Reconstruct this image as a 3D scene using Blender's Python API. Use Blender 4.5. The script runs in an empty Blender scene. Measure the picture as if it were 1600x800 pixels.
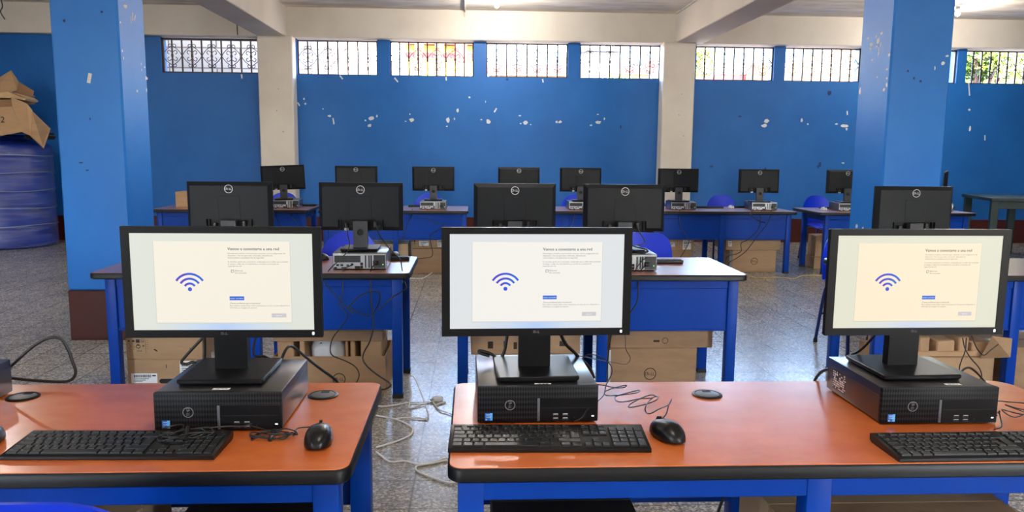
import bpy, bmesh, math, random
from mathutils import Vector, Matrix
from math import sin, cos, pi, radians as R

random.seed(7)
SC = bpy.context.scene
COL = SC.collection

# ------------------------------------------------------------------ camera
F_PX, PITCH, ROLL, YAW, CAM_H = 1222.5, 0.133839, 0.0091334, 0.0504156, 1.36
cp, sp, cy, sy = cos(PITCH), sin(PITCH), cos(YAW), sin(YAW)
fwd = Vector((sy * cp, cy * cp, -sp))
right0 = Vector((cy, -sy, 0))
down0 = fwd.cross(right0)
rgt = cos(ROLL) * right0 - sin(ROLL) * down0
dwn = sin(ROLL) * right0 + cos(ROLL) * down0
cam_data = bpy.data.cameras.new('camera')
cam_data.sensor_width = 36
cam_data.lens = F_PX / 1600 * 36
cam_data.clip_start, cam_data.clip_end = 0.05, 300
cam = bpy.data.objects.new('camera', cam_data)
COL.objects.link(cam)
mx = Matrix((rgt, -dwn, -fwd)).transposed().to_4x4()
mx.translation = Vector((0, 0, CAM_H))
cam.matrix_world = mx
SC.camera = cam

# ------------------------------------------------------------------ exposure, sky, sun, added daylight fill
SC.view_settings.view_transform = 'Standard'
SC.view_settings.look = 'None'
SC.view_settings.exposure = 0.0
SC.view_settings.gamma = 1.0
SC.view_settings.use_curve_mapping = False
SC.cycles.use_denoising = True
SC.cycles.max_bounces = 8
SC.cycles.diffuse_bounces = 5
SC.cycles.glossy_bounces = 4
SC.cycles.transparent_max_bounces = 12
SC.cycles.sample_clamp_indirect = 6.0
SC.cycles.caustics_reflective = False
SC.cycles.caustics_refractive = False

SKY_STRENGTH, SUN_ENERGY = 10.0, 72.0
FRONT_FILL = 170.0
world = bpy.data.worlds.new('sky')
SC.world = world
world.use_nodes = True
wn, wl = world.node_tree.nodes, world.node_tree.links
wn.clear()
sky = wn.new('ShaderNodeTexSky')
sky.sky_type = 'NISHITA'
sky.sun_disc = False
sky.sun_elevation, sky.sun_rotation = R(52), R(150)
sky.dust_density = 2.0
bg = wn.new('ShaderNodeBackground')
bg.inputs[1].default_value = SKY_STRENGTH
wo = wn.new('ShaderNodeOutputWorld')
wl.new(sky.outputs[0], bg.inputs[0])
wl.new(bg.outputs[0], wo.inputs[0])

def lamp_data(name, kind, energy, color):
    d = bpy.data.lights.new(name, kind)
    d.energy = energy
    d.color = color
    return d

def area(name, loc, rot, sx, sy_, energy, color):
    d = lamp_data(name, 'AREA', energy, color)
    d.shape = 'RECTANGLE'
    d.size, d.size_y = sx, sy_
    o = bpy.data.objects.new(name, d)
    o.location, o.rotation_euler = loc, rot
    COL.objects.link(o)
    return o

sun = bpy.data.objects.new('sun', lamp_data('sun', 'SUN', SUN_ENERGY, (1, .95, .86)))
sun.data.angle = R(.6)
sun.rotation_euler = (R(42), 0, R(28))
COL.objects.link(sun)
# area lamp added for daylight from behind, tilted up to brighten the ceiling
area('daylight_fill', (0.3, -3.7, 1.97), (R(112), 0, 0), 11, 1.9, FRONT_FILL, (1, .97, .93))

# ------------------------------------------------------------------ colours and materials
def lin(c):
    c = c / 255
    return c / 12.92 if c <= .04045 else ((c + .055) / 1.055) ** 2.4

def rgb(r, g, b):
    return (lin(r), lin(g), lin(b), 1)

MATS = {}

def mat(name, col, rough=.5, metal=0, spec=.5, coat=0, emit=None, noise=None, bump=None, alpha=None):
    """A principled material; noise = (scale, second colour, amount, stretch), bump = (scale, strength)."""
    if name in MATS:
        return MATS[name]
    m = bpy.data.materials.new(name)
    m.use_nodes = True
    nt = m.node_tree
    b = nt.nodes['Principled BSDF']
    b.inputs['Base Color'].default_value = col
    b.inputs['Roughness'].default_value = rough
    b.inputs['Metallic'].default_value = metal
    b.inputs['Specular IOR Level'].default_value = spec
    if coat:
        b.inputs['Coat Weight'].default_value = coat
        b.inputs['Coat Roughness'].default_value = .27
    if emit:
        b.inputs['Emission Color'].default_value = emit[0]
        b.inputs['Emission Strength'].default_value = emit[1]
    if alpha is not None:
        b.inputs['Alpha'].default_value = alpha
    tc = None
    if noise or bump:
        tc = nt.nodes.new('ShaderNodeNewGeometry') if (noise and len(noise) > 4) else nt.nodes.new('ShaderNodeTexCoord')
    out = 'Position' if (noise and len(noise) > 4) else 'Object'
    if noise:
        mp = nt.nodes.new('ShaderNodeMapping')
        mp.inputs['Scale'].default_value = noise[3]
        n = nt.nodes.new('ShaderNodeTexNoise')
        n.inputs['Scale'].default_value = noise[0]
        n.inputs['Detail'].default_value = 5
        n.inputs['Roughness'].default_value = .6
        rp = nt.nodes.new('ShaderNodeValToRGB')
        rp.color_ramp.elements[0].position, rp.color_ramp.elements[1].position = .38, .66
        mixn = nt.nodes.new('ShaderNodeMix')
        mixn.data_type = 'RGBA'
        mixn.inputs['A'].default_value = col
        mixn.inputs['B'].default_value = noise[1]
        mu = nt.nodes.new('ShaderNodeMath')
        mu.operation = 'MULTIPLY'
        mu.inputs[1].default_value = noise[2]
        nt.links.new(tc.outputs[out], mp.inputs[0])
        nt.links.new(mp.outputs[0], n.inputs['Vector'])
        nt.links.new(n.outputs['Fac'], rp.inputs[0])
        nt.links.new(rp.outputs[0], mu.inputs[0])
        nt.links.new(mu.outputs[0], mixn.inputs['Factor'])
        nt.links.new(mixn.outputs['Result'], b.inputs['Base Color'])
    if bump:
        n2 = nt.nodes.new('ShaderNodeTexNoise')
        n2.inputs['Scale'].default_value = bump[0]
        n2.inputs['Detail'].default_value = 4
        bp = nt.nodes.new('ShaderNodeBump')
        bp.inputs['Strength'].default_value = bump[1]
        bp.inputs['Distance'].default_value = .01
        nt.links.new(tc.outputs[out], n2.inputs['Vector'])
        nt.links.new(n2.outputs['Fac'], bp.inputs['Height'])
        nt.links.new(bp.outputs[0], b.inputs['Normal'])
    MATS[name] = m
    return m

def emission(name, col, strength=1.0):
    if name in MATS:
        return MATS[name]
    m = bpy.data.materials.new(name)
    m.use_nodes = True
    b = m.node_tree.nodes['Principled BSDF']
    b.inputs['Base Color'].default_value = (.01, .01, .01, 1)
    b.inputs['Roughness'].default_value = .35
    b.inputs['Specular IOR Level'].default_value = .2
    b.inputs['Emission Color'].default_value = col
    b.inputs['Emission Strength'].default_value = strength
    MATS[name] = m
    return m

S1 = (1, 1, 1)
WALL_BLUE = mat('wall_blue_paint', rgb(30, 102, 178), .5, 0, .3, noise=(1.3, rgb(24, 88, 162), .6, S1, 'w'), bump=(14, .12))
COLUMN_BLUE = mat('column_blue_paint', rgb(22, 116, 204), .42, 0, .35, noise=(1.6, rgb(16, 104, 192), .6, S1, 'w'), bump=(10, .12))
WHITE_PAINT = mat('white_wall_paint', rgb(214, 208, 198), .6, 0, .3, noise=(1.1, rgb(196, 188, 176), .7, S1, 'w'), bump=(16, .1))
CEILING_PAINT = mat('ceiling_paint', rgb(242, 234, 220), .8, 0, .2, noise=(1.0, rgb(196, 182, 164), .75, (1.6, 4.5, 1), 'w'), bump=(9, .35))
OXBLOOD = mat('oxblood_paint', rgb(74, 27, 19), .45, 0, .3, noise=(2.2, rgb(62, 22, 17), .6, S1, 'w'))
CHIP = mat('bare_plaster', rgb(214, 216, 218), .8)
DARKCHIP = mat('pit_mark', rgb(24, 50, 100), .8)
DESK_BLUE = mat('desk_blue_enamel', rgb(0, 60, 158), .4, 0, .18, noise=(3, rgb(0, 52, 144), .6, S1))
DESK_FOOT = mat('desk_foot_rubber', rgb(26, 26, 30), .6)
LAMINATE = mat('orange_laminate', rgb(210, 110, 50), .26, 0, .8, .2, noise=(4.5, rgb(194, 94, 40), .7, (2.2, 3.6, 1)))
LAMINATE_RED = mat('red_brown_laminate', rgb(160, 92, 70), .3, 0, 1.0, 1.0, noise=(5, rgb(142, 74, 56), .7, (1.2, 9, 1)))
EDGE_BLACK = mat('black_edge_band', rgb(14, 14, 16), .4, 0, .25)
PLASTIC = mat('black_plastic', rgb(14, 14, 16), .4, 0, .16)
PLASTIC_REAR = mat('textured_black_plastic', rgb(21, 24, 29), .45, 0, .2, bump=(400, .05))
PLASTIC_GLOSS = mat('satin_black_plastic', rgb(15, 15, 17), .32, 0, .3)
COLUMN_GREY = mat('dark_grey_plastic', rgb(54, 55, 60), .45, 0, .4)
CASE_METAL = mat('black_powder_coat', rgb(16, 16, 18), .3, 0, .8, 1.0, bump=(300, .03))
STEEL = mat('zinc_steel', rgb(176, 180, 184), .38, .6, .5)
STEEL_DARK = mat('dark_steel', rgb(70, 72, 76), .5, .4)
HOLE = mat('dark_void', rgb(8, 8, 9), .7)
GREY_STRIP = mat('grey_strip', rgb(92, 94, 100), .35)
LOGO_WHITE = mat('logo_silver', rgb(205, 208, 212), .35)
LOGO_GREY = mat('logo_grey', rgb(112, 114, 118), .4)
LABEL_WHITE = mat('white_label', rgb(244, 244, 242), .6)
INK = mat('black_ink', rgb(24, 22, 22), .7)
CARD_INK = mat('carton_ink', rgb(52, 40, 30), .8)
STICKER_BLUE = mat('blue_sticker', rgb(16, 96, 180), .35)
KEY = mat('key_plastic', rgb(14, 14, 16), .4, 0, .3)
KEY_TEXT = mat('key_legend', rgb(190, 192, 196), .5)
CABLE = mat('black_cable', rgb(20, 20, 22), .4)
CABLE_WHITE = mat('white_cable', rgb(246, 246, 246), .45)
CABLE_YELLOW = mat('yellow_cable', rgb(206, 176, 96), .5)
CHAIR_BLUE = mat('blue_chair_plastic', rgb(8, 50, 205), .34, 0, .3)
CHAIR_METAL = mat('chair_frame_paint', rgb(12, 40, 112), .35, .1)
CARD = mat('cardboard', rgb(180, 148, 114), .8, 0, .2, noise=(3, rgb(166, 134, 102), .7, (1, 1, 5)), bump=(60, .08))
CARD_B = mat('worn_cardboard', rgb(168, 137, 107), .8, 0, .2, noise=(4, rgb(150, 120, 92), .8, (1, 1, 4)), bump=(40, .12))
CARD_IN = mat('cardboard_inside', rgb(150, 116, 84), .85, 0, .2)
TAPE = mat('clear_tape', rgb(176, 148, 112), .2, 0, .6)
TAPE_WHITE = mat('white_tape', rgb(222, 224, 226), .4)
PULP = mat('moulded_pulp', rgb(186, 152, 116), .9, 0, .1, bump=(90, .2))
BAG = mat('white_plastic_bag', rgb(236, 238, 240), .3)
IRON = mat('wrought_iron', rgb(48, 34, 32), .5, .3)
TANK = mat('blue_tank_plastic', rgb(18, 50, 146), .3, 0, .4, noise=(2, rgb(10, 34, 116), .7, (1, 1, 6)))
GREEN_WOOD = mat('green_painted_wood', rgb(18, 44, 44), .5, noise=(4, rgb(12, 34, 36), .7, (1, 6, 1)))
PIPE = mat('conduit_white', rgb(206, 200, 190), .5)
BULB = emission('lit_bulb', (1, .97, .9, 1), 22)
LED_WHITE = emission('white_led', (1, 1, 1, 1), 2.2)
LED_GREEN = emission('green_led', (.25, 1, .3, 1), 1.6)
# ------------------------------------------------------------------ mesh helpers
TEXTS = {}

def text_geo(s, align='CENTER'):
    k = (s, align)
    if k not in TEXTS:
        cu = bpy.data.curves.new('lettering', 'FONT')
        cu.body, cu.size, cu.align_x, cu.resolution_u = s, 1.0, align, 2
        cu.fill_mode = 'FRONT'
        o = bpy.data.objects.new('lettering', cu)
        me = bpy.data.meshes.new_from_object(o)
        TEXTS[k] = ([v.co.copy() for v in me.vertices], [tuple(p.vertices) for p in me.polygons])
        bpy.data.objects.remove(o)
        bpy.data.curves.remove(cu)
        bpy.data.meshes.remove(me)
    return TEXTS[k]

def spline(pts, n=5):
    """Catmull-Rom through the points."""
    P = [Vector(p) for p in pts]
    if len(P) < 3:
        return P
    P = [P[0] * 2 - P[1]] + P + [P[-1] * 2 - P[-2]]
    out = []
    for i in range(1, len(P) - 2):
        a, b, c, d = P[i - 1], P[i], P[i + 1], P[i + 2]
        for k in range(n):
            t = k / n
            out.append(.5 * ((2 * b) + (c - a) * t + (2 * a - 5 * b + 4 * c - d) * t * t + (3 * b - a - 3 * c + d) * t ** 3))
    out.append(P[-2])
    return out

class MB:
    """Collects shapes and links them as ONE mesh object."""
    def __init__(s, m=None):
        s.bm = bmesh.new()
        s.mats = []
        s.mi = 0
        if m:
            s.m(m)

    def m(s, m):
        if m not in s.mats:
            s.mats.append(m)
        s.mi = s.mats.index(m)
        return s

    def face(s, vs):
        try:
            f = s.bm.faces.new(vs)
            f.material_index = s.mi
            return f
        except ValueError:
            return None

    def poly(s, pts):
        return s.face([s.bm.verts.new(p) for p in pts])

    def box(s, x0, x1, y0, y1, z0, z1, bev=0, seg=1, M=None):
        c = [(x0, y0, z0), (x1, y0, z0), (x1, y1, z0), (x0, y1, z0), (x0, y0, z1), (x1, y0, z1), (x1, y1, z1), (x0, y1, z1)]
        vs = [s.bm.verts.new(M @ Vector(p) if M else p) for p in c]
        fs = [s.face([vs[i] for i in q]) for q in ((3, 2, 1, 0), (4, 5, 6, 7), (0, 1, 5, 4), (1, 2, 6, 5), (2, 3, 7, 6), (3, 0, 4, 7))]
        if bev:
            es = list({e for f in fs for e in f.edges})
            bmesh.ops.bevel(s.bm, geom=es, offset=bev, segments=seg, affect='EDGES', profile=.5, clamp_overlap=True, material=-1)
        return s

    def loops(s, loops, cap0=True, cap1=True, closed=True):
        """Skin between vertex loops of equal length."""
        L = [[s.bm.verts.new(p) for p in lp] for lp in loops]
        n = len(L[0])
        for a, b in zip(L, L[1:]):
            for i in range(n if closed else n - 1):
                j = (i + 1) % n
                s.face([a[i], a[j], b[j], b[i]])
        if cap0:
            s.face(L[0][::-1])
        if cap1:
            s.face(L[-1])
        return s

    def prism(s, pts, d, cap=True):
        """Polygon of 3-D points swept by vector d."""
        d = Vector(d)
        return s.loops([[Vector(p) for p in pts], [Vector(p) + d for p in pts]], cap, cap)

    def cyl(s, p0, p1, r0, r1=None, n=12, cap=True):
        r1 = r0 if r1 is None else r1
        p0, p1 = Vector(p0), Vector(p1)
        d = (p1 - p0).normalized()
        a = d.orthogonal().normalized()
        b = d.cross(a)
        ring = lambda p, r: [p + r * (cos(2 * pi * i / n) * a + sin(2 * pi * i / n) * b) for i in range(n)]
        return s.loops([ring(p0, r0), ring(p1, r1)], cap, cap)

    def tube(s, pts, r, n=6):
        P = [Vector(p) for p in pts]
        t = [(P[min(i + 1, len(P) - 1)] - P[max(i - 1, 0)]).normalized() for i in range(len(P))]
        a = t[0].orthogonal().normalized()
        L = []
        for p, d in zip(P, t):
            a = (a - d * a.dot(d))
            a = a.normalized() if a.length > 1e-6 else d.orthogonal().normalized()
            b = d.cross(a)
            L.append([p + r * (cos(2 * pi * i / n) * a + sin(2 * pi * i / n) * b) for i in range(n)])
        return s.loops(L)

    def lathe(s, prof, n=32, c=(0, 0, 0), cap=True):
        c = Vector(c)
        return s.loops([[c + Vector((r * cos(2 * pi * i / n), r * sin(2 * pi * i / n), z)) for i in range(n)] for r, z in prof], cap, cap)

    def text(s, string, size, M, align='CENTER'):
        vs, fs = text_geo(string, align)
        V = [s.bm.verts.new(M @ (v * size)) for v in vs]
        for f in fs:
            s.face([V[i] for i in f])
        return s

    def ring(s, r0, r1, M, n=28):
        A = [s.bm.verts.new(M @ Vector((r0 * cos(2 * pi * i / n), r0 * sin(2 * pi * i / n), 0))) for i in range(n)]
        B = [s.bm.verts.new(M @ Vector((r1 * cos(2 * pi * i / n), r1 * sin(2 * pi * i / n), 0))) for i in range(n)]
        for i in range(n):
            j = (i + 1) % n
            s.face([A[i], B[i], B[j], A[j]])
        return s

    def disc(s, r, M, n=20):
        return s.poly([M @ Vector((r * cos(2 * pi * i / n), r * sin(2 * pi * i / n), 0)) for i in range(n)]) and s

    def rect(s, w, h, M, x=0, y=0):
        s.poly([M @ Vector(p) for p in ((x - w / 2, y - h / 2, 0), (x + w / 2, y - h / 2, 0), (x + w / 2, y + h / 2, 0), (x - w / 2, y + h / 2, 0))])
        return s

    def plate_hole(s, x0, x1, z0, z1, y0, y1, cx, cz, r, n=24):
        """Plate in the xz plane with a round hole through it."""
        hx, hz = (x1 - x0) / 2, (z1 - z0) / 2
        mx_, mz_ = (x0 + x1) / 2, (z0 + z1) / 2
        angs = [2 * pi * i / n for i in range(n)] + [math.atan2(z - cz, x - cx) % (2 * pi) for x in (x0, x1) for z in (z0, z1)]
        angs = sorted(set(round(a, 5) for a in angs))
        out, inn = [], []
        for a in angs:
            dx, dz = cos(a), sin(a)
            ts = []
            if abs(dx) > 1e-9:
                ts.append(((x1 if dx > 0 else x0) - cx) / dx)
            if abs(dz) > 1e-9:
                ts.append(((z1 if dz > 0 else z0) - cz) / dz)
            t = min(ts)
            out.append((cx + dx * t, cz + dz * t))
            inn.append((cx + dx * r, cz + dz * r))
        mk = lambda pts, y: [s.bm.verts.new((p[0], y, p[1])) for p in pts]
        O0, I0, O1, I1 = mk(out, y0), mk(inn, y0), mk(out, y1), mk(inn, y1)
        k = len(angs)
        for i in range(k):
            j = (i + 1) % k
            s.face([O0[i], O0[j], I0[j], I0[i]])
            s.face([O1[j], O1[i], I1[i], I1[j]])
            s.face([O0[j], O0[i], O1[i], O1[j]])
            s.face([I0[i], I0[j], I1[j], I1[i]])
        return s

    def mesh(s, name, smooth=38):
        me = bpy.data.meshes.new(name)
        if len(s.bm.faces):
            bmesh.ops.recalc_face_normals(s.bm, faces=[f for f in s.bm.faces if len(f.edges) and any(len(e.link_faces) > 1 for e in f.edges)])
        s.bm.to_mesh(me)
        s.bm.free()
        for m in s.mats:
            me.materials.append(m)
        if smooth:
            me.polygons.foreach_set('use_smooth', [True] * len(me.polygons))
            me.set_sharp_from_angle(angle=R(smooth))
        return me

    def build(s, name, parent=None, loc=(0, 0, 0), rot=(0, 0, 0), smooth=38):
        return link(name, s.mesh(name, smooth), parent, loc, rot)

def link(name, data, parent=None, loc=(0, 0, 0), rot=(0, 0, 0)):
    o = bpy.data.objects.new(name, data)
    COL.objects.link(o)
    o.location, o.rotation_euler = loc, rot
    if parent:
        o.parent = parent
    return o

def thing(name, label, cat, loc=(0, 0, 0), rotz=0, group=None):
    o = link(name, None, None, loc, (0, 0, rotz))
    o.empty_display_size = .05
    return tag(o, label, cat, group)

def tag(o, label, cat, group=None, kind=None):
    o['label'], o['category'] = label, cat
    if group:
        o['group'] = group
    if kind:
        o['kind'] = kind
    return o

def struct(o):
    o['kind'] = 'structure'
    return o

def dup(root, loc, rotz=0, label=None, group=None):
    """A copy of a thing with copies of its parts and sub-parts (mesh data shared)."""
    r = root.copy()
    COL.objects.link(r)
    r.location, r.rotation_euler = loc, (0, 0, rotz)
    if label:
        r['label'] = label
    if group:
        r['group'] = group
    for ch in list(root.children):
        c = ch.copy()
        COL.objects.link(c)
        c.parent = r
        for g in list(ch.children):
            d = g.copy()
            COL.objects.link(d)
            d.parent = c
    return r

def frame(origin, ux, uy):
    """Matrix whose x and y axes lie along ux and uy: for lettering and flat marks."""
    ux, uy = Vector(ux).normalized(), Vector(uy).normalized()
    uz = ux.cross(uy)
    M = Matrix((ux, uy, uz)).transposed().to_4x4()
    M.translation = Vector(origin)
    return M

def logo(mb, M, r, ink):
    """Ring with the four letters, the E tilted."""
    mb.m(ink)
    mb.ring(r * .86, r, M)
    sz = r * .74
    for ch, x, a in (('D', -.56, 0), ('E', -.15, .62), ('L', .27, 0), ('L', .58, 0)):
        mb.text(ch, sz, M @ Matrix.Translation((x * r, -.26 * r + (.12 * r if a else 0), 0)) @ Matrix.Rotation(a, 4, 'Z'))
    return mb

def word(mb, M, h, ink):
    mb.m(ink)
    for ch, x, a in (('D', -1.0, 0), ('E', -.36, .5), ('L', .34, 0), ('L', .86, 0)):
        mb.text(ch, h * 1.4, M @ Matrix.Translation((x * h, -.5 * h + (.1 * h if a else 0), 0)) @ Matrix.Rotation(a, 4, 'Z'))
    return mb

def cable(name, pts, r, m, label, cat='cable', group=None, n=5, sides=6):
    o = MB(m).tube(spline(pts, n), r, sides).build(name, smooth=80)
    return tag(o, label, cat, group)
# ------------------------------------------------------------------ floor material: ground terrazzo tiles
def floor_material():
    m = bpy.data.materials.new('terrazzo_tiles')
    m.use_nodes = True
    nt = m.node_tree
    N, L = nt.nodes, nt.links
    b = N['Principled BSDF']
    geo = N.new('ShaderNodeNewGeometry')
    sep = N.new('ShaderNodeSeparateXYZ')
    L.new(geo.outputs['Position'], sep.inputs[0])

    def mth(op, a, bb=None):
        n = N.new('ShaderNodeMath')
        n.operation = op
        for i, v in enumerate((a, bb)):
            if v is None:
                continue
            if isinstance(v, (int, float)):
                n.inputs[i].default_value = v
            else:
                L.new(v, n.inputs[i])
        return n.outputs[0]
    T = .2601
    def grout(sock, off):
        f = mth('FRACT', mth('DIVIDE', mth('SUBTRACT', sock, off), T))
        return mth('GREATER_THAN', mth('ABSOLUTE', mth('SUBTRACT', f, .5)), .484)
    g = mth('MAXIMUM', grout(sep.outputs[0], -.24 - 100 * T), grout(sep.outputs[1], 3.11 - 100 * T))
    # one tone per tile
    cx = mth('FLOOR', mth('DIVIDE', mth('SUBTRACT', sep.outputs[0], -.24 - 100 * T), T))
    cyy = mth('FLOOR', mth('DIVIDE', mth('SUBTRACT', sep.outputs[1], 3.11 - 100 * T), T))
    cmb = N.new('ShaderNodeCombineXYZ')
    L.new(cx, cmb.inputs[0]); L.new(cyy, cmb.inputs[1])
    wn_ = N.new('ShaderNodeTexWhiteNoise')
    L.new(cmb.outputs[0], wn_.inputs['Vector'])
    # chips of stone
    v1 = N.new('ShaderNodeTexVoronoi'); v1.inputs['Scale'].default_value = 115
    L.new(geo.outputs['Position'], v1.inputs['Vector'])
    v1s = N.new('ShaderNodeSeparateColor')
    L.new(v1.outputs['Color'], v1s.inputs[0])
    ramp = N.new('ShaderNodeValToRGB')
    e = ramp.color_ramp.elements
    e[0].position, e[0].color = 0.0, rgb(112, 111, 106)
    e[1].position, e[1].color = 1.0, rgb(220, 214, 200)
    for p, c in ((.3, rgb(142, 140, 134)), (.62, rgb(162, 159, 151)), (.84, rgb(196, 191, 178))):
        k = e.new(p); k.color = c
    L.new(v1s.outputs[0], ramp.inputs[0])
    n1 = N.new('ShaderNodeTexNoise'); n1.inputs['Scale'].default_value = .9; n1.inputs['Detail'].default_value = 4
    L.new(geo.outputs['Position'], n1.inputs['Vector'])
    tone = mth('ADD', mth('MULTIPLY', wn_.outputs['Value'], .16), mth('ADD', .66, mth('MULTIPLY', n1.outputs['Fac'], .45)))
    mul = N.new('ShaderNodeMix'); mul.data_type = 'RGBA'; mul.blend_type = 'MULTIPLY'
    mul.inputs['Factor'].default_value = 1
    cc = N.new('ShaderNodeCombineColor')
    for i in range(3):
        L.new(tone, cc.inputs[i])
    L.new(ramp.outputs[0], mul.inputs['A']); L.new(cc.outputs[0], mul.inputs['B'])
    mg = N.new('ShaderNodeMix'); mg.data_type = 'RGBA'
    mg.inputs['B'].default_value = rgb(72, 70, 66)
    L.new(mth('MULTIPLY', g, .65), mg.inputs['Factor'])
    L.new(mul.outputs['Result'], mg.inputs['A'])
    L.new(mg.outputs['Result'], b.inputs['Base Color'])
    n2 = N.new('ShaderNodeTexNoise'); n2.inputs['Scale'].default_value = 5
    L.new(geo.outputs['Position'], n2.inputs['Vector'])
    L.new(mth('ADD', .17, mth('MULTIPLY', n2.outputs['Fac'], .12)), b.inputs['Roughness'])
    b.inputs['Specular IOR Level'].default_value = 1.0
    bp = N.new('ShaderNodeBump'); bp.inputs['Strength'].default_value = .07; bp.inputs['Distance'].default_value = .004
    n3 = N.new('ShaderNodeTexNoise'); n3.inputs['Scale'].default_value = 24
    L.new(geo.outputs['Position'], n3.inputs['Vector'])
    L.new(mth('SUBTRACT', n3.outputs['Fac'], mth('MULTIPLY', g, .6)), bp.inputs['Height'])
    L.new(bp.outputs[0], b.inputs['Normal'])
    return m

FLOOR = floor_material()
WY, WT = 11.75, 11.97                  # back wall faces
SILL, HEAD, BEAM, CEIL = 2.43, 2.925, 2.936, 3.35
XL, XR, YB = -9.5, 12.5, -3.9

struct(MB(FLOOR).box(XL - .2, XR + .2, YB - .2, WT, -.12, 0).build('floor', smooth=0))
struct(MB(CEILING_PAINT).box(XL - .2, XR + .2, YB - .2, WT + .3, CEIL, CEIL + .16).build('ceiling', smooth=0))

# ------------------------------------------------------------------ back wall with a row of high openings
WINS = [(-4.48, -3.08), (-2.55, -1.395), (-1.213, .004), (.19, 1.392), (1.572, 2.775), (3.30, 4.482), (4.65, 5.816), (6.09, 7.30), (7.442, 8.66)]
w = MB(WALL_BLUE)
w.box(XL, XR, WY, WT, 0, SILL)
edges = [XL] + [v for ab in WINS for v in ab] + [XR]
for a, b in zip(edges[0::2], edges[1::2]):
    w.box(a, b, WY, WT, SILL, HEAD + .02)
# spots where the paint has come off
def chips(mb, pts, place, size, m=CHIP):
    mb.m(m)
    for q in pts:
        a, z = q[0], q[1]
        s = (q[2] if len(q) > 2 else 1) * size
        n = random.randint(5, 8)
        ph = random.random() * 6
        asp = random.uniform(.6, 1.5)
        mb.poly([place(a + s * asp * random.uniform(.6, 1.2) * cos(ph + 2 * pi * i / n), z + s / asp * random.uniform(.6, 1.2) * sin(ph + 2 * pi * i / n)) for i in range(n)])

def bars(mb, segs, place, wd):
    for (a0, z0, a1, z1) in segs:
        d = Vector((a1 - a0, z1 - z0)).normalized() * wd
        mb.poly([place(a0 - d.y, z0 + d.x), place(a1 - d.y, z1 + d.x), place(a1 + d.y, z1 - d.x), place(a0 + d.y, z0 - d.x)])

onwall = lambda x, z: (x, WY - .0015, z)
chips(w, [(-2.465, 2.082, .7), (-2.445, 2.01, .7), (-2.195, 1.941, .5), (-2.099, 1.84, .9), (-1.497, 1.81, 1.5), (-1.523, 1.705, 1.2), (-1.411, 1.845, .7), (-1.583, 1.78, .6),
          (-.905, 1.793, 1.4), (-.932, 1.878, .5), (-.992, 1.775, .5), (-.37, 1.798, 1.4), (-.276, 1.817, .6), (-.387, 1.708, .5), (-.229, 1.944, 1), (-.058, 2.131, .8),
          (.182, 2.071, .5), (.221, 1.783, 1.4), (.121, 1.809, .6), (.776, 1.774, 1.5), (.691, 1.876, .6), (.704, 1.759, .6), (.854, 1.745, .5), (1.239, 1.789, .8),
          (1.292, 1.789, .9), (1.856, 1.791, 1.5), (1.855, 1.907, .6), (1.953, 1.846, .6), (1.751, 1.747, .7), (4.41, 1.838, 1.5), (4.382, 1.768, 1.5), (4.951, 1.85, 1),
          (5.048, 1.798, .6), (5.493, 1.806, .8), (5.614, 1.774, 1.6), (5.655, 1.731, .8), (5.633, 1.221, .8), (7.547, 2.04, .9), (7.58, 1.751, 1.1)], onwall, .026)
bars(w, [(-2.56, 2.03, -2.53, 1.98), (-2.052, 1.81, -2.04, 1.72), (.31, 1.92, .345, 1.98), (5.645, 2.0, 5.652, 1.94), (7.825, 1.66, 7.832, 1.58),
         (-1.94, 2.42, -1.90, 2.37), (-1.15, 2.40, -1.10, 2.34), (-.40, 2.42, -.395, 2.37), (1.02, 2.41, 1.03, 2.36), (7.50, 2.44, 7.53, 2.25), (-3.35, 2.42, -3.345, 2.36)], onwall, .010)
chips(w, [(5.35, 2.26, 1.4), (5.28, 1.2, 1.2), (5.25, 1.16, 1), (4.43, 1.1, 1.2), (3.6, 1.15, 1), (4.0, 1.9, .8), (6.9, 1.9, 1), (2.2, 1.72, .8), (.5, 2.4, .8)], onwall, .03, DARKCHIP)
struct(w.build('wall_back', smooth=0))

struct(MB(OXBLOOD).box(XL, XR, WY - .012, WY + .01, 0, .362).build('baseboard_back', smooth=0))
struct(MB(WHITE_PAINT).box(XL, XR, 11.60, WT + .05, BEAM, CEIL + .01, bev=.008).build('beam_back', smooth=0))

# other walls, with openings behind the photographer
struct(MB(WALL_BLUE).box(XL - .2, XL, YB, WT, 0, CEIL).build('wall_left', smooth=0))
w = MB(WALL_BLUE).box(XR, XR + .2, YB, WT, 0, CEIL)
struct(w.build('wall_right', smooth=0))
w = MB(WHITE_PAINT)
w.box(XL - .2, XR + .2, YB - .2, YB, 2.95, CEIL)
w.box(XL - .2, XR + .2, YB - .2, YB, 0, 1.0)
for a, b in ((XL - .2, -5.2), (-4.2, 4.8), (5.8, XR + .2)):
    w.box(a, b, YB - .2, YB, 1.0, 2.95)
struct(w.build('wall_front', smooth=0))

# beams from the white columns towards the photographer
for nm, a, b in (('beam_left', -3.06, -2.65), ('beam_right', 2.93, 3.35)):
    struct(MB(WHITE_PAINT).box(a, b, YB, 11.605, BEAM, CEIL + .01, bev=.01).build(nm, smooth=0))
for nm, a, b in (('column_white_left', -3.05, -2.565), ('column_white_right', 2.76, 3.225)):
    c = MB(WHITE_PAINT).box(a, b, 11.5, WY + .01, 0, BEAM + .01, bev=.012)
    chips(c, [(a + .25, 1.9, .5), (a + .33, 1.6, .5), (a + .28, 2.2, .5)], lambda x, z: (x, 11.4985, z), .016, STEEL_DARK)
    struct(c.build(nm, smooth=0))

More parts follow.
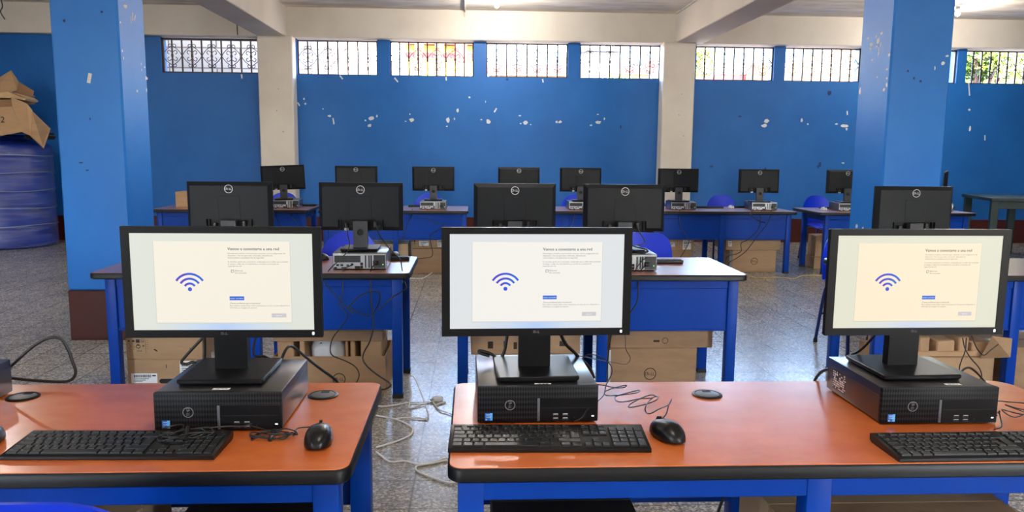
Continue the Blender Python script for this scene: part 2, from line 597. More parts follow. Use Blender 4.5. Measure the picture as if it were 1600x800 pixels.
# blue columns with an oxblood foot
c = MB(COLUMN_BLUE).box(-2.845, -2.395, 5.57, 6.0, .357, BEAM + .01, bev=.012)
c.m(OXBLOOD).box(-2.847, -2.393, 5.568, 6.002, 0, .357, bev=.006)
bars(c.m(CHIP), [(-2.615, 1.79, -2.6, 1.855)], lambda x, z: (x, 5.5688, z), .012)
chips(c, [(5.697, 2.319, 1.6), (5.60, 2.20, .8), (5.605, 2.01, .7), (5.62, 1.965, .6), (5.907, 1.957, .6), (5.963, 1.939, .6), (5.909, 1.914, .6), (5.813, 1.756, 1), (5.985, 1.861, 1.5), (5.98, 1.778, .9)], lambda y, z: (-2.3938, y, z), .014)
bars(c, [(5.77, 2.22, 5.775, 2.27), (5.80, 2.24, 5.805, 2.30), (5.83, 2.25, 5.85, 2.29)], lambda y, z: (-2.3938, y, z), .006)
chips(c, [(-2.70, 1.25, .9), (-2.66, 1.2, .7), (-2.62, 1.55, .6), (-2.75, 2.2, 1), (-2.5, 2.26, .8)], lambda x, z: (x, 5.5688, z), .012, DARKCHIP)
struct(c.build('column_blue_left', smooth=0))
c = MB(COLUMN_BLUE).box(2.97, 3.415, 5.57, 6.03, .357, BEAM + .01, bev=.012)
c.m(OXBLOOD).box(2.968, 3.417, 5.568, 6.032, 0, .357, bev=.006)
chips(c, [(5.918, 2.221), (5.861, 2.167, 1.5), (5.873, 2.14), (5.771, 2.18, 1.6), (5.782, 2.144), (5.728, 2.147), (5.749, 2.113), (5.751, 2.086), (5.838, 2.054, .8), (5.724, 2.229), (5.802, 2.216, .8),
          (5.598, 2.063), (5.609, 1.962, .8), (5.606, 1.899, .8), (5.602, 1.851), (5.636, 1.822), (5.99, 1.838, 1.5), (5.744, 1.92, .6), (5.9, .80, 1.2), (5.8, .80, .8)], lambda y, z: (2.9688, y, z), .016)
chips(c, [(3.353, 2.008, 1.3), (3.297, 1.971, .9), (3.38, 2.058, .9)], lambda x, z: (x, 5.5688, z), .012)
chips(c, [(3.1, 1.95, .8), (3.15, 1.9, .7), (3.2, 1.88, 1)], lambda x, z: (x, 5.5688, z), .012, DARKCHIP)
struct(c.build('column_blue_right', smooth=0))

# ------------------------------------------------------------------ wrought-iron window grilles
def grille(wd, ht):
    n = max(3, round(wd / .142))
    g = MB(IRON)
    st = wd / n
    for i in range(n + 1):
        x = -wd / 2 + i * st
        x = min(max(x, -wd / 2 + .008), wd / 2 - .008)
        g.box(x - .010, x + .010, -.010, .010, 0, ht)
        if 0 < i < n and i % 2:
            g.box(x - .015, x + .015, -.014, .014, ht * .46, ht * .54, bev=.003)
            for sx in (-1, 1):
                for sz in (-1, 1):
                    P = []
                    for k in range(15):                      # curl beside the bar, then out to the next bar at mid height
                        a = pi * 1.9 * (1 - k / 14)
                        rr = .010 + .018 * k / 14
                        P.append((x + sx * (.034 - rr * cos(a)), 0, ht / 2 + sz * (.13 + rr * sin(a) + .01 * k / 14)))
                    P += [(x + sx * .075, 0, ht / 2 + sz * .085), (x + sx * .118, 0, ht / 2 + sz * .035), (x + sx * .128, 0, ht / 2 + sz * .012)]
                    g.tube(spline(P, 2), .0055, 5)
                    g.tube(spline([(x + sx * .008, 0, ht / 2 + sz * .05), (x + sx * .05, 0, ht / 2 + sz * .075), (x + sx * .07, 0, ht / 2 + sz * .04), (x + sx * .045, 0, ht / 2 + sz * .02)], 3), .0055, 5)
    g.box(-wd / 2, wd / 2, -.007, .007, 0, .014)
    g.box(-wd / 2, wd / 2, -.007, .007, ht - .014, ht)
    return g

for i, (a, b) in enumerate(WINS):
    e = struct(link('window_%d' % (i + 1), None, None, ((a + b) / 2, WY + .06, SILL)))
    wd, ht = b - a, HEAD - SILL
    grille(wd, ht).build('grille', e)
    f = MB(IRON)
    t = .03 if i == 0 else .02
    for q in ((-wd / 2, -wd / 2 + t, 0, ht), (wd / 2 - t, wd / 2, 0, ht), (-wd / 2, wd / 2, ht - t, ht), (-wd / 2, wd / 2, 0, t * .7)):
        f.box(q[0], q[1], -.02, .02, q[2], q[3])
    f.build('window_frame', e, smooth=0)

# ------------------------------------------------------------------ ceiling fittings
def bulb(name_label, x, y, power=80):
    t = thing('ceiling_bulb', name_label, 'lamp', (x, y, CEIL), 0, 'ceiling bulbs')
    MB(PIPE).lathe([(.055, 0), (.055, -.012), (.035, -.03), (.024, -.034), (.024, -.065)], 24).build('lamp_holder', t)
    MB(BULB).lathe([(.014, -.062), (.018, -.07), (.030, -.095), (.034, -.115), (.030, -.135), (.018, -.150), (.004, -.156)], 24).build('bulb', t)
    l = lamp_data('bulb_light', 'POINT', power, (1, .93, .84))
    l.shadow_soft_size = .034
    lo = link('bulb_light', l, t, (0, 0, -.19))
    return t
bulb('lit bulb on the ceiling above the centre of the back wall', .304, 10.5)
for bx_ in (-6.2, .3, 6.5):  # bulbs added out of view to brighten the desks and back wall
    for by_ in (.6, 5.6):
        bulb('added unseen ceiling bulb to brighten the near part of the room', bx_, by_, 80)
    bulb('added unseen ceiling bulb to brighten the back wall', bx_ * .82, 8.2, 45)
bulb('lit bulb on the ceiling beside the tall blue column', 6.47, 10.5)
tag(MB(PIPE).tube([(-.05, YB + .3, CEIL - .014), (-.12, 11.56, CEIL - .014), (-.12, 11.585, CEIL - .03), (-.12, 11.588, CEIL - .10)], .012, 8).build('conduit'),
    'thin white conduit along the ceiling ending at the back beam', 'conduit')
tag(MB(PIPE).tube([(2.912, YB + .3, CEIL - .013), (2.912, 11.5, CEIL - .013)], .011, 8).build('conduit'),
    'white conduit in the corner between ceiling and white cross beam', 'conduit')
tag(MB(STEEL_DARK).tube(spline([(-6.45, 11.4, CEIL), (-6.44, 11.4, 3.25), (-6.47, 11.4, 3.18), (-6.42, 11.4, 3.08)]), .008, 6).build('hanging_wire'),
    'short loose wire hanging from the ceiling above the water tank', 'wire')
tag(MB(STEEL_DARK).tube(spline([(-3.34, 11.595, CEIL - .1), (-3.345, 11.59, 3.1), (-3.34, 11.59, 2.95)]), .006, 6).build('hanging_wire'),
    'loose wire hanging down the back beam above the scrolled grille', 'wire')
# ------------------------------------------------------------------ desks
TOP = .71

def rrect(x0, x1, y0, y1, rad, n=8):
    """Rounded rectangle, radii for corners (x1y0, x1y1, x0y1, x0y0)."""
    pts = []
    for (cx, cy_, a0), r in zip(((x1, y0, -90), (x1, y1, 0), (x0, y1, 90), (x0, y0, 180)), rad):
        ox = cx - r if cx == x1 else cx + r
        oy = cy_ - r if cy_ == y1 else cy_ + r
        for k in range(n + 1):
            a = R(a0 + 90 * k / n)
            pts.append((ox + r * cos(a), oy + r * sin(a)))
    return pts

def desk(label, x0, x1, y0, y1, lam, panel_front, legs, grommets=(), rad=(.035,) * 4, group='blue office desks'):
    """panel_front: the tall modesty panel stands on the -y side (desk seen from behind)."""
    cx, cy_ = (x0 + x1) / 2, (y0 + y1) / 2
    t = thing('office_desk', label, 'desk', (cx, cy_, 0), 0, group)
    hx, hy = (x1 - x0) / 2, (y1 - y0) / 2
    def lay(rr, z): return [(x, y, z) for x, y in rr]
    inset = lambda d: rrect(-hx + d, hx - d, -hy + d, hy - d, [max(r - d, .004) for r in rad])
    b = MB(EDGE_BLACK).loops([lay(inset(.006), .676), lay(inset(0), .681), lay(inset(0), .703), lay(inset(.004), .7085)])
    MB(lam).loops([lay(inset(.004), .7082), lay(inset(.005), TOP)]).build('tabletop', t)
    b.build('edge_band', t)
    lg = .0275
    ly0, ly1 = -hy + .105, hy - .08
    if not panel_front:
        ly0, ly1 = -hy + .05, hy - .085
    for lx in legs:
        for ly in (ly0, ly1):
            l = MB(DESK_BLUE).box(lx - cx - lg, lx - cx + lg, ly - lg, ly + lg, .022, .677, bev=.004, seg=2).build('leg', t)
            MB(DESK_FOOT).box(lx - cx - lg - .002, lx - cx + lg + .002, ly - lg - .002, ly + lg + .002, 0, .024, bev=.003).build('foot', l)
    a, z = legs[0] - cx, legs[-1] - cx
    user, back = (ly1, ly0) if panel_front else (ly0, ly1)
    f = 1 if panel_front else -1
    # slim rail on the user's side, full panel on the other
    MB(DESK_BLUE).box(a, z, user + f * .008, user + f * .024, .628, .677, bev=.003).build('apron', t)
    for x in (a, z):
        MB(DESK_BLUE).box(x - .012, x + .012, ly0, ly1, .60, .677, bev=.003).build('side_rail', t)
    for p, q in zip(legs, legs[1:]):
        pm = MB(DESK_BLUE).box(p - cx + lg - .002, q - cx - lg + .002, back - f * .012, back - f * .004, .384, .677)
        yb = sorted((back - f * .020, back - f * .010))
        pm.box(p - cx + lg, q - cx - lg, yb[0], yb[1], .622, .677, bev=.003)
        pm.box(p - cx + lg, q - cx - lg, yb[0] + .003, yb[1], .384, .396, bev=.002)
        pm.build('modesty_panel', t)
    for gx, gy in grommets:
        g = MB(EDGE_BLACK).lathe([(.040, TOP - .02), (.040, TOP + .002), (.037, TOP + .004), (.033, TOP + .0045), (.032, TOP + .003)], 32, (gx - cx, gy - cy_, 0))
        g.m(GREY_STRIP).lathe([(.0315, TOP), (.0315, TOP + .0036), (.030, TOP + .004)], 32, (gx - cx, gy - cy_, 0))
        g.m(HOLE).box(gx - cx - .008, gx - cx + .014, gy - cy_ + .012, gy - cy_ + .026, TOP + .003, TOP + .0045)
        g.build('grommet', t)
    return t

desk('orange topped blue desk with a grommet at each end, left of the aisle', -1.95, -.252, 1.54, 2.155, LAMINATE, False, (-1.88, -1.10, -.305), ((-1.173, 2.037), (-.397, 2.035)), group='orange desks in the front row')
desk('orange topped blue desk right of the aisle, carrying two lit computers', -.052, 1.548, 1.54, 2.145, LAMINATE, False, (-.003, .745, 1.492), ((.634, 2.019),), rad=(.035, .07, .03, .035), group='orange desks in the front row')
desk('blue desk seen from behind, standing against the left blue column', -2.0, -.335, 4.12, 4.80, LAMINATE_RED, True, (-1.925, -1.177, -.412), group='blue desks in the middle row')
desk('blue desk seen from behind with a bare glossy right end', -.13, 1.478, 4.075, 4.775, LAMINATE_RED, True, (-.055, .711, 1.425), group='blue desks in the middle row')
desk('blue desk seen from behind, behind the monitor with the warm yellow screen', 2.19, 3.87, 4.07, 4.77, LAMINATE_RED, True, (2.262, 3.035, 3.80), group='blue desks in the middle row')
desk('blue desk at the back wall with a brown carton on it', -3.42, -1.77, 8.47, 9.23, LAMINATE_RED, True, (-3.36, -2.6, -1.84), group='blue desks in the back row')
desk('blue desk at the back wall, second from the left blue column', -1.66, -.05, 8.44, 9.2, LAMINATE_RED, True, (-1.59, -.842, -.1), group='blue desks in the back row')
desk('blue desk at the back wall, between the two white columns', .20, 1.85, 8.5, 9.24, LAMINATE_RED, True, (.27, 1.02, 1.78), group='blue desks in the back row')
desk('blue desk at the back wall in front of the right white column', 1.97, 3.63, 8.56, 9.36, LAMINATE_RED, True, (2.05, 2.805, 3.562), group='blue desks in the back row')
desk('blue desk at the back wall, partly behind the right blue column', 3.85, 5.66, 8.50, 9.27, LAMINATE_RED, True, (3.98, 4.76, 5.58), group='blue desks in the back row')

# ------------------------------------------------------------------ chairs
def chair(label, loc, rotz, pw=2.6, group='blue plastic chairs'):
    """Faces -y; the backrest stands on the +y side."""
    t = thing('plastic_chair', label, 'chair', loc, rotz, group)
    W = .205
    nu, nv = 14, 14
    def back(u, v, off):
        vt = .12
        hw = W * (1 - max(0, (v - vt) / (1 - vt)) ** pw) ** (1 / pw) if v < 1 else W * .02
        hw = max(hw, W * .12)
        x = u * hw
        z = .47 + .35 * v
        y = .185 + .055 * v + .03 * (1 - (x / W) ** 2) - .012
        return Vector((x, y + off, z))
    m = MB(CHAIR_BLUE)
    us = [-1 + 2 * i / nu for i in range(nu + 1)]
    loops_ = []
    for j in range(nv + 1):
        v = 1 - (1 - j / nv) ** 1.7
        loops_.append([back(u, v, 0) for u in us] + [back(u, v, .009) for u in reversed(us)])
    m.loops(loops_)
    m.build('backrest', t, smooth=60)
    s = MB(CHAIR_BLUE)
    rr = rrect(-.205, .205, -.20, .20, (.07, .06, .06, .07), 6)
    def seat(z, k):
        return [(x * k, y * k, z - .016 * (1 - min(1, (x / .205) ** 2)) + (.02 if y > .1 else 0) - (.018 * ((-y - .1) / .1) if y < -.1 else 0)) for x, y in rr]
    s.loops([seat(.438, .97), seat(.446, 1), seat(.452, .985), seat(.447, .6), seat(.444, .2)])
    s.build('seat', t, smooth=60)
    for sx in (-1, 1):
        br = MB(CHAIR_METAL).tube(spline([(sx * .14, .08, .435), (sx * .15, .16, .44), (sx * .155, .205, .50), (sx * .150, .235, .62)]), .011, 8)
        br.build('back_bracket', t, smooth=60)
        MB(CHAIR_METAL).tube(spline([(sx * .10, -.12, .43), (sx * .16, -.145, .425), (sx * .185, -.17, .38), (sx * .20, -.225, .02)]), .012, 8).build('leg', t, smooth=60)
        MB(CHAIR_METAL).tube(spline([(sx * .10, .12, .43), (sx * .16, .145, .425), (sx * .185, .17, .38), (sx * .20, .235, .02)]), .012, 8).build('leg', t, smooth=60)
        for y in (-.226, .236):
            MB(DESK_FOOT).cyl((sx * .2005, y, 0), (sx * .2003, y, .03), .015, .014, 10).build('foot_cap', t)
    for y in (-.193, .196):
        MB(CHAIR_METAL).tube([(-.19, y, .22), (.19, y, .22)], .009, 8).build('stretcher', t, smooth=60)
    return t

c0 = chair('blue plastic chair pulled up to the near desk, only its rounded back top showing', (-.71, 1.43, 0), pi, 3.6)
m = MB(LABEL_WHITE)
M = frame((-.03, .2467, .79), (-1, 0, 0), (0, .15, 1))
m.rect(.045, .022, M)
m.m(INK).text('ESCOLAR', .009, M @ Matrix.Translation((0, -.003, .0003)))
m.build('maker_label', c0)['label'] = 'small white label'
c1 = chair('blue chair behind the left middle desk, its rounded back between two monitors', (-.81, 4.94, 0), 0)
c2 = chair('blue chair with a squarer back behind the glossy middle desk', (1.12, 4.94, 0), R(-3), 5.0)
dup(c1, (2.70, 5.22, 0), R(2), 'blue chair half hidden behind the monitor with the warm yellow screen')
for x, y, rz, lb in ((-2.36, 9.60, -4, 'blue chair at the back desk in front of the left white column'),
                     (-.53, 9.60, 3, 'blue chair behind the back row computer nearest the aisle'),
                     (1.30, 9.62, 0, 'blue chair behind the back desk between the white columns'),
                     (2.30, 9.75, 2, 'blue chair at the back desk in front of the right white column'),
                     (3.20, 9.75, -2, 'blue chair at the back desk, next to a white mouse'),
                     (4.47, 9.72, 4, 'blue chair at the back desk beside the right blue column')):
    dup(c1, (x, y, 0), R(rz), lb)

# ------------------------------------------------------------------ green table by the wall
t = thing('work_table', 'dark green wooden table by the back wall, right of the blue column', 'table', (6.60, 9.66, 0), R(-13))
MB(GREEN_WOOD).box(0, 1.9, 0, 1.0, .775, .82, bev=.006).build('tabletop', t)
for x, y in ((.06, .06), (.06, .92), (.62, .92), (1.8, .06), (1.8, .92)):
    MB(GREEN_WOOD).box(x - .045, x + .045, y - .03, y + .03, 0, .776, bev=.005).build('leg', t)
MB(GREEN_WOOD).box(.06, 1.8, .035, .06, .68, .776, bev=.004).build('apron', t)
tag(MB(mat('grey_wood', rgb(120, 118, 110), .7)).prism([(7.22, 8.95, 0), (7.30, 8.95, 0), (7.40, 9.37, .84), (7.32, 9.37, .84)], (0, .05, 0)).build('plank'),
    'pale weathered plank leaning on the green table', 'plank')
# ------------------------------------------------------------------ screen picture: the network page of a system set-up
def gradient_emission(name, c0, c1, c2):
    """Screen background: pale grey, with a soft blue bloom along the bottom middle (the picture on the screen)."""
    m = bpy.data.materials.new(name)
    m.use_nodes = True
    nt = m.node_tree
    N, L = nt.nodes, nt.links
    b = N['Principled BSDF']
    b.inputs['Base Color'].default_value = (.01, .01, .01, 1)
    b.inputs['Roughness'].default_value = .35
    b.inputs['Specular IOR Level'].default_value = .2
    tc = N.new('ShaderNodeTexCoord')
    mp = N.new('ShaderNodeMapping')
    mp.inputs['Location'].default_value = (0, 0, -.125 / .11)
    mp.inputs['Scale'].default_value = (1 / .17, 0, 1 / .11)
    g = N.new('ShaderNodeTexGradient'); g.gradient_type = 'SPHERICAL'
    L.new(tc.outputs['Object'], mp.inputs[0]); L.new(mp.outputs[0], g.inputs[0])
    r = N.new('ShaderNodeValToRGB')
    e = r.color_ramp.elements
    e[0].color, e[1].color = c0, c2
    k = e.new(.55); k.color = c1
    L.new(g.outputs['Fac'], r.inputs[0])
    L.new(r.outputs[0], b.inputs['Emission Color'])
    b.inputs['Emission Strength'].default_value = 1
    return m

SW, SH = .428, .2345         # lit area
SX0, SZ0 = -.214, .1215      # its lower left corner

def screen_mesh(name, bgm, card, warm):
    ui = lambda n, c: emission('screen_' + n, c)
    mb = MB(bgm)
    Y = -.0432
    P = lambda u, v, d=0: Vector((SX0 + u * SW, Y - d * .00012, SZ0 + (1 - v) * SH))
    def rc(u0, u1, v0, v1, d): mb.poly([P(u0, v1, d), P(u1, v1, d), P(u1, v0, d), P(u0, v0, d)])
    rc(0, 1, 0, 1, 0)
    mb.m(ui('card_shade' + warm, tuple(c * .86 for c in bgc[warm][:3]) + (1,)))
    rc(.125, .877, .09, .932, 1)
    mb.m(card)
    rc(.128, .874, .082, .923, 2)
    # network symbol: a dot and three arcs
    asp = SW / SH
    cu, cv = .317, .575
    def arc(r0, r1, m, half=R(57)):
        mb.m(m)
        n = 20
        for i in range(n):
            a, b = -half + 2 * half * i / n, -half + 2 * half * (i + 1) / n
            mb.poly([P(cu + r * sin(x), cv - r * asp * cos(x), 3) for r, x in ((r0, a), (r0, b), (r1, b), (r1, a))])
    violet, blue, azure = ui('violet', rgb(82, 66, 200)), ui('blue', rgb(58, 84, 214)), ui('azure', rgb(40, 104, 214))
    def arc2(r0, r1):
        n = 24
        half = R(57)
        for i in range(n):
            mb.m(violet if i < n * .34 else blue if i < n * .68 else azure)
            a, b = -half + 2 * half * i / n, -half + 2 * half * (i + 1) / n
            mb.poly([P(cu + r * sin(x), cv - r * asp * cos(x), 3) for r, x in ((r0, a), (r0, b), (r1, b), (r1, a))])
    for r0, r1 in ((.0265, .0385), (.0535, .0655), (.081, .093)):
        arc2(r0, r1)
    mb.m(blue)
    mb.poly([P(cu + .0115 * cos(2 * pi * i / 24), cv + .0115 * asp * sin(2 * pi * i / 24), 3) for i in range(24)])
    dark, grey, pale = ui('heading', rgb(40, 40, 48)), ui('text', rgb(120, 118, 122)), ui('button_grey', rgb(204, 200, 204))
    def tx(s, u, v, size, m, al='LEFT', d=3):
        mb.m(m)
        mb.text(s, size, frame(P(u, v, d), (1, 0, 0), (0, 0, 1)), al)
    tx('Vamos a conectarte a una red', .531, .172, .0100, dark)
    tx('Vamos a conectarte a una red', .5316, .172, .0100, dark, d=3.2)
    y = .211
    for l in ('Necesitarás conexión a Internet para continuar con la configuración del', 'dispositivo. Una vez que estés conectado, obtendrás las', 'características y actualizaciones de seguridad.'):
        tx(l, .531, y, .0047, grey); y += .0225
    y = .297
    for l in ('Si necesitas ayuda para conectarte, comprueba que el cable está enchufado', 'al equipo o elige una red inalámbrica y escribe la contraseña de', 'seguridad de red.'):
        tx(l, .531, y, .0047, grey); y += .0225
    # wired connection entry
    mb.m(grey)
    for a, b, c, d in ((.547, .5495, .374, .402), (.5605, .563, .374, .402), (.547, .563, .374, .379), (.547, .558, .397, .402)):
        rc(a, b, c, d, 3)
    tx('Ethernet', .568, .390, .0054, grey)
    tx('No conectado', .568, .413, .0047, grey)
    mb.m(azure); rc(.533, .614, .649, .689, 3)
    tx('Instalar controlador', .5735, .675, .0040, ui('white', (.95, .95, .97, 1)), 'CENTER', 4)
    tx('¿Tienes problemas para conectarte?', .533, .729, .0050, dark)
    tx('Para obtener ayuda sobre cómo conectarte a la red, usa otro dispositivo e', .533, .753, .0047, grey)
    tx('infórmate en la página de soporte.', .533, .775, .0047, grey)
    mb.m(pale); rc(.763, .845, .828, .870, 3)
    tx('Siguiente', .804, .856, .0044, ui('white', (.95, .95, .97, 1)), 'CENTER', 4)
    return mb.mesh(name, smooth=0)

bgc = {'_cool': rgb(222, 226, 228), '_mid': rgb(222, 226, 216), '_warm': rgb(224, 224, 204)}
SCREENS = {
    'mid': screen_mesh('screen', gradient_emission('screen_ground_mid', bgc['_mid'], rgb(206, 220, 236), rgb(186, 208, 244)), emission('screen_card_mid', rgb(245, 238, 222)), '_mid'),
    'cool': screen_mesh('screen', gradient_emission('screen_ground_cool', bgc['_cool'], rgb(206, 220, 238), rgb(180, 206, 246)), emission('screen_card_cool', rgb(243, 240, 233)), '_cool'),
    'warm': screen_mesh('screen', gradient_emission('screen_ground_warm', bgc['_warm'], rgb(216, 222, 222), rgb(206, 214, 236)), emission('screen_card_warm', rgb(250, 233, 204)), '_warm'),
}
SCREENS['plain'] = MB(bgm := emission('screen_plain', rgb(225, 226, 222))).box(SX0, SX0 + SW, -.0434, -.0428, SZ0, SZ0 + SH).mesh('screen', 0)

def monitor(label, loc, rotz, screen, group='flat black monitors'):
    """Screen faces -y; origin under the middle of the stand foot."""
    t = thing('computer_monitor', label, 'monitor', loc, rotz, group)
    W, z0, z1 = .234, .103, .372
    # housing: bezel bars round the glass, then the rear shell with its connector bay
    h = MB(PLASTIC)
    yf, yb = -.046, -.030
    h.box(-W, W, yf + .004, yb, z0, z1, bev=.0015)
    h.box(-W, SX0, yf, yf + .008, z0, z1)
    h.box(SX0 + SW, W, yf, yf + .008, z0, z1)
    h.box(SX0, SX0 + SW, yf, yf + .008, z0, SZ0)
    h.box(SX0, SX0 + SW, yf, yf + .008, SZ0 + SH, z1)
    h.build('housing', t)
    s = MB(PLASTIC_REAR)
    i, bx, bz = .022, .128, .165
    o = [(-W + .002, z0 + .002), (-bx, z0 + .002), (-bx, bz), (bx, bz), (bx, z0 + .002), (W - .002, z0 + .002), (W - .002, z1 - .002), (-W + .002, z1 - .002)]
    n = [(-W + i, z0 + i), (-bx, z0 + i), (-bx, bz), (bx, bz), (bx, z0 + i), (W - i, z0 + i), (W - i, z1 - i), (-W + i, z1 - i)]
    lp = lambda q, y: [(x, y, z) for x, z in q]
    s.loops([lp(o, yb), lp(n, -.008)], False, True)
    s.build('rear_shell', t, smooth=20)
    v = MB(PLASTIC_REAR).box(-.061, .061, -.010, -.0065, .167, .294, bev=.001).build('mount_cover', t)
    b = MB(PLASTIC)
    b.box(-bx, bx, yb, yb + .002, z0 + .002, bz)
    for x in (-.115, .115):
        b.box(x - .003, x + .003, yb, -.012, z0 + .004, bz)
    b.m(HOLE)
    for x in (-.095, -.068, .060, .085, .105):
        b.box(x - .008, x + .008, yb, yb + .006, .120, .132)
    b.build('connector_bay', t)
    link('screen', SCREENS[screen], t)
    # stand
    c = MB(COLUMN_GREY if screen == 'plain' else PLASTIC)
    c.plate_hole(-.040, .040, .010, .160, .006, .022, 0, .098, .0185)
    c.box(-.040, .040, -.004, .006, .010, .160)
    c.box(-.032, .032, -.031, -.002, .125, .158)
    c.build('stand_column', t)
    MB(HOLE).cyl((0, .0062, .098), (0, .009, .098), .0183, n=24).build('cable_hole', t)
    MB(PLASTIC).loops([lp2 for lp2 in ([(x, y, 0) for x, y in rrect(-.096, .096, -.096, .096, (.006,) * 4, 3)],
                                       [(x, y, .006) for x, y in rrect(-.101, .101, -.101, .101, (.008,) * 4, 3)],
                                       [(x, y, .012) for x, y in rrect(-.101, .101, -.101, .101, (.008,) * 4, 3)],
                                       [(x, y, .014) for x, y in rrect(-.099, .099, -.099, .099, (.008,) * 4, 3)])]).build('stand_base', t)
    # marks
    g = MB()
    word(g, frame((0, yf - .0003, .1135), (1, 0, 0), (0, 0, 1)), .0062, LOGO_GREY)
    g.build('front_logo', t, smooth=0)
    g = MB()
    logo(g, frame((0, -.0074, .333), (-1, 0, 0), (0, 0, 1)), .0235, LOGO_WHITE)
    g.build('rear_badge', t, smooth=0)
    MB(LED_WHITE).box(.209, .214, yf - .001, yf + .001, .1095, .1165, bev=.0008).build('power_light', t)
    p = MB(PLASTIC)
    for k in range(4):
        p.box(.135 + k * .016, .141 + k * .016, yf - .0006, yf + .001, .1115, .1135)
    p.build('button', t)
    # plugs seated in the bay
    q = MB(STEEL).box(-.012, .012, -.027, -.008, .104, .120, bev=.002, M=Matrix.Translation((.082, 0, 0)))
    q.m(CABLE).box(.074, .092, -.024, -.006, .118, .146, bev=.003)
    q.build('video_plug', t)
    MB(CABLE).box(-.087, -.067, -.026, -.004, .120, .158, bev=.004).build('power_plug', t)
    return t
# ------------------------------------------------------------------ small desktop computers lying flat
def grille_material():
    m = bpy.data.materials.new('slashed_grille_plastic')
    m.use_nodes = True
    nt = m.node_tree
    N, L = nt.nodes, nt.links
    b = N['Principled BSDF']
    tc = N.new('ShaderNodeTexCoord')
    mp = N.new('ShaderNodeMapping')
    mp.inputs['Rotation'].default_value = (0, R(45), 0)
    mp.inputs['Scale'].default_value = (1 / .0045, 1, 1 / .009)
    ck = N.new('ShaderNodeTexChecker')
    ck.inputs['Scale'].default_value = 1
    ck.inputs['Color1'].default_value, ck.inputs['Color2'].default_value = rgb(32, 32, 35), rgb(5, 5, 6)
    off = N.new('ShaderNodeVectorMath'); off.operation = 'ADD'; off.inputs[1].default_value = (.31, .37, .29)
    L.new(tc.outputs['Object'], off.inputs[0]); L.new(off.outputs[0], mp.inputs[0])
    L.new(mp.outputs[0], ck.inputs[0])
    L.new(ck.outputs[0], b.inputs['Base Color'])
    b.inputs['Roughness'].default_value = .45
    b.inputs['Specular IOR Level'].default_value = .15
    return m
GRILLE = grille_material()

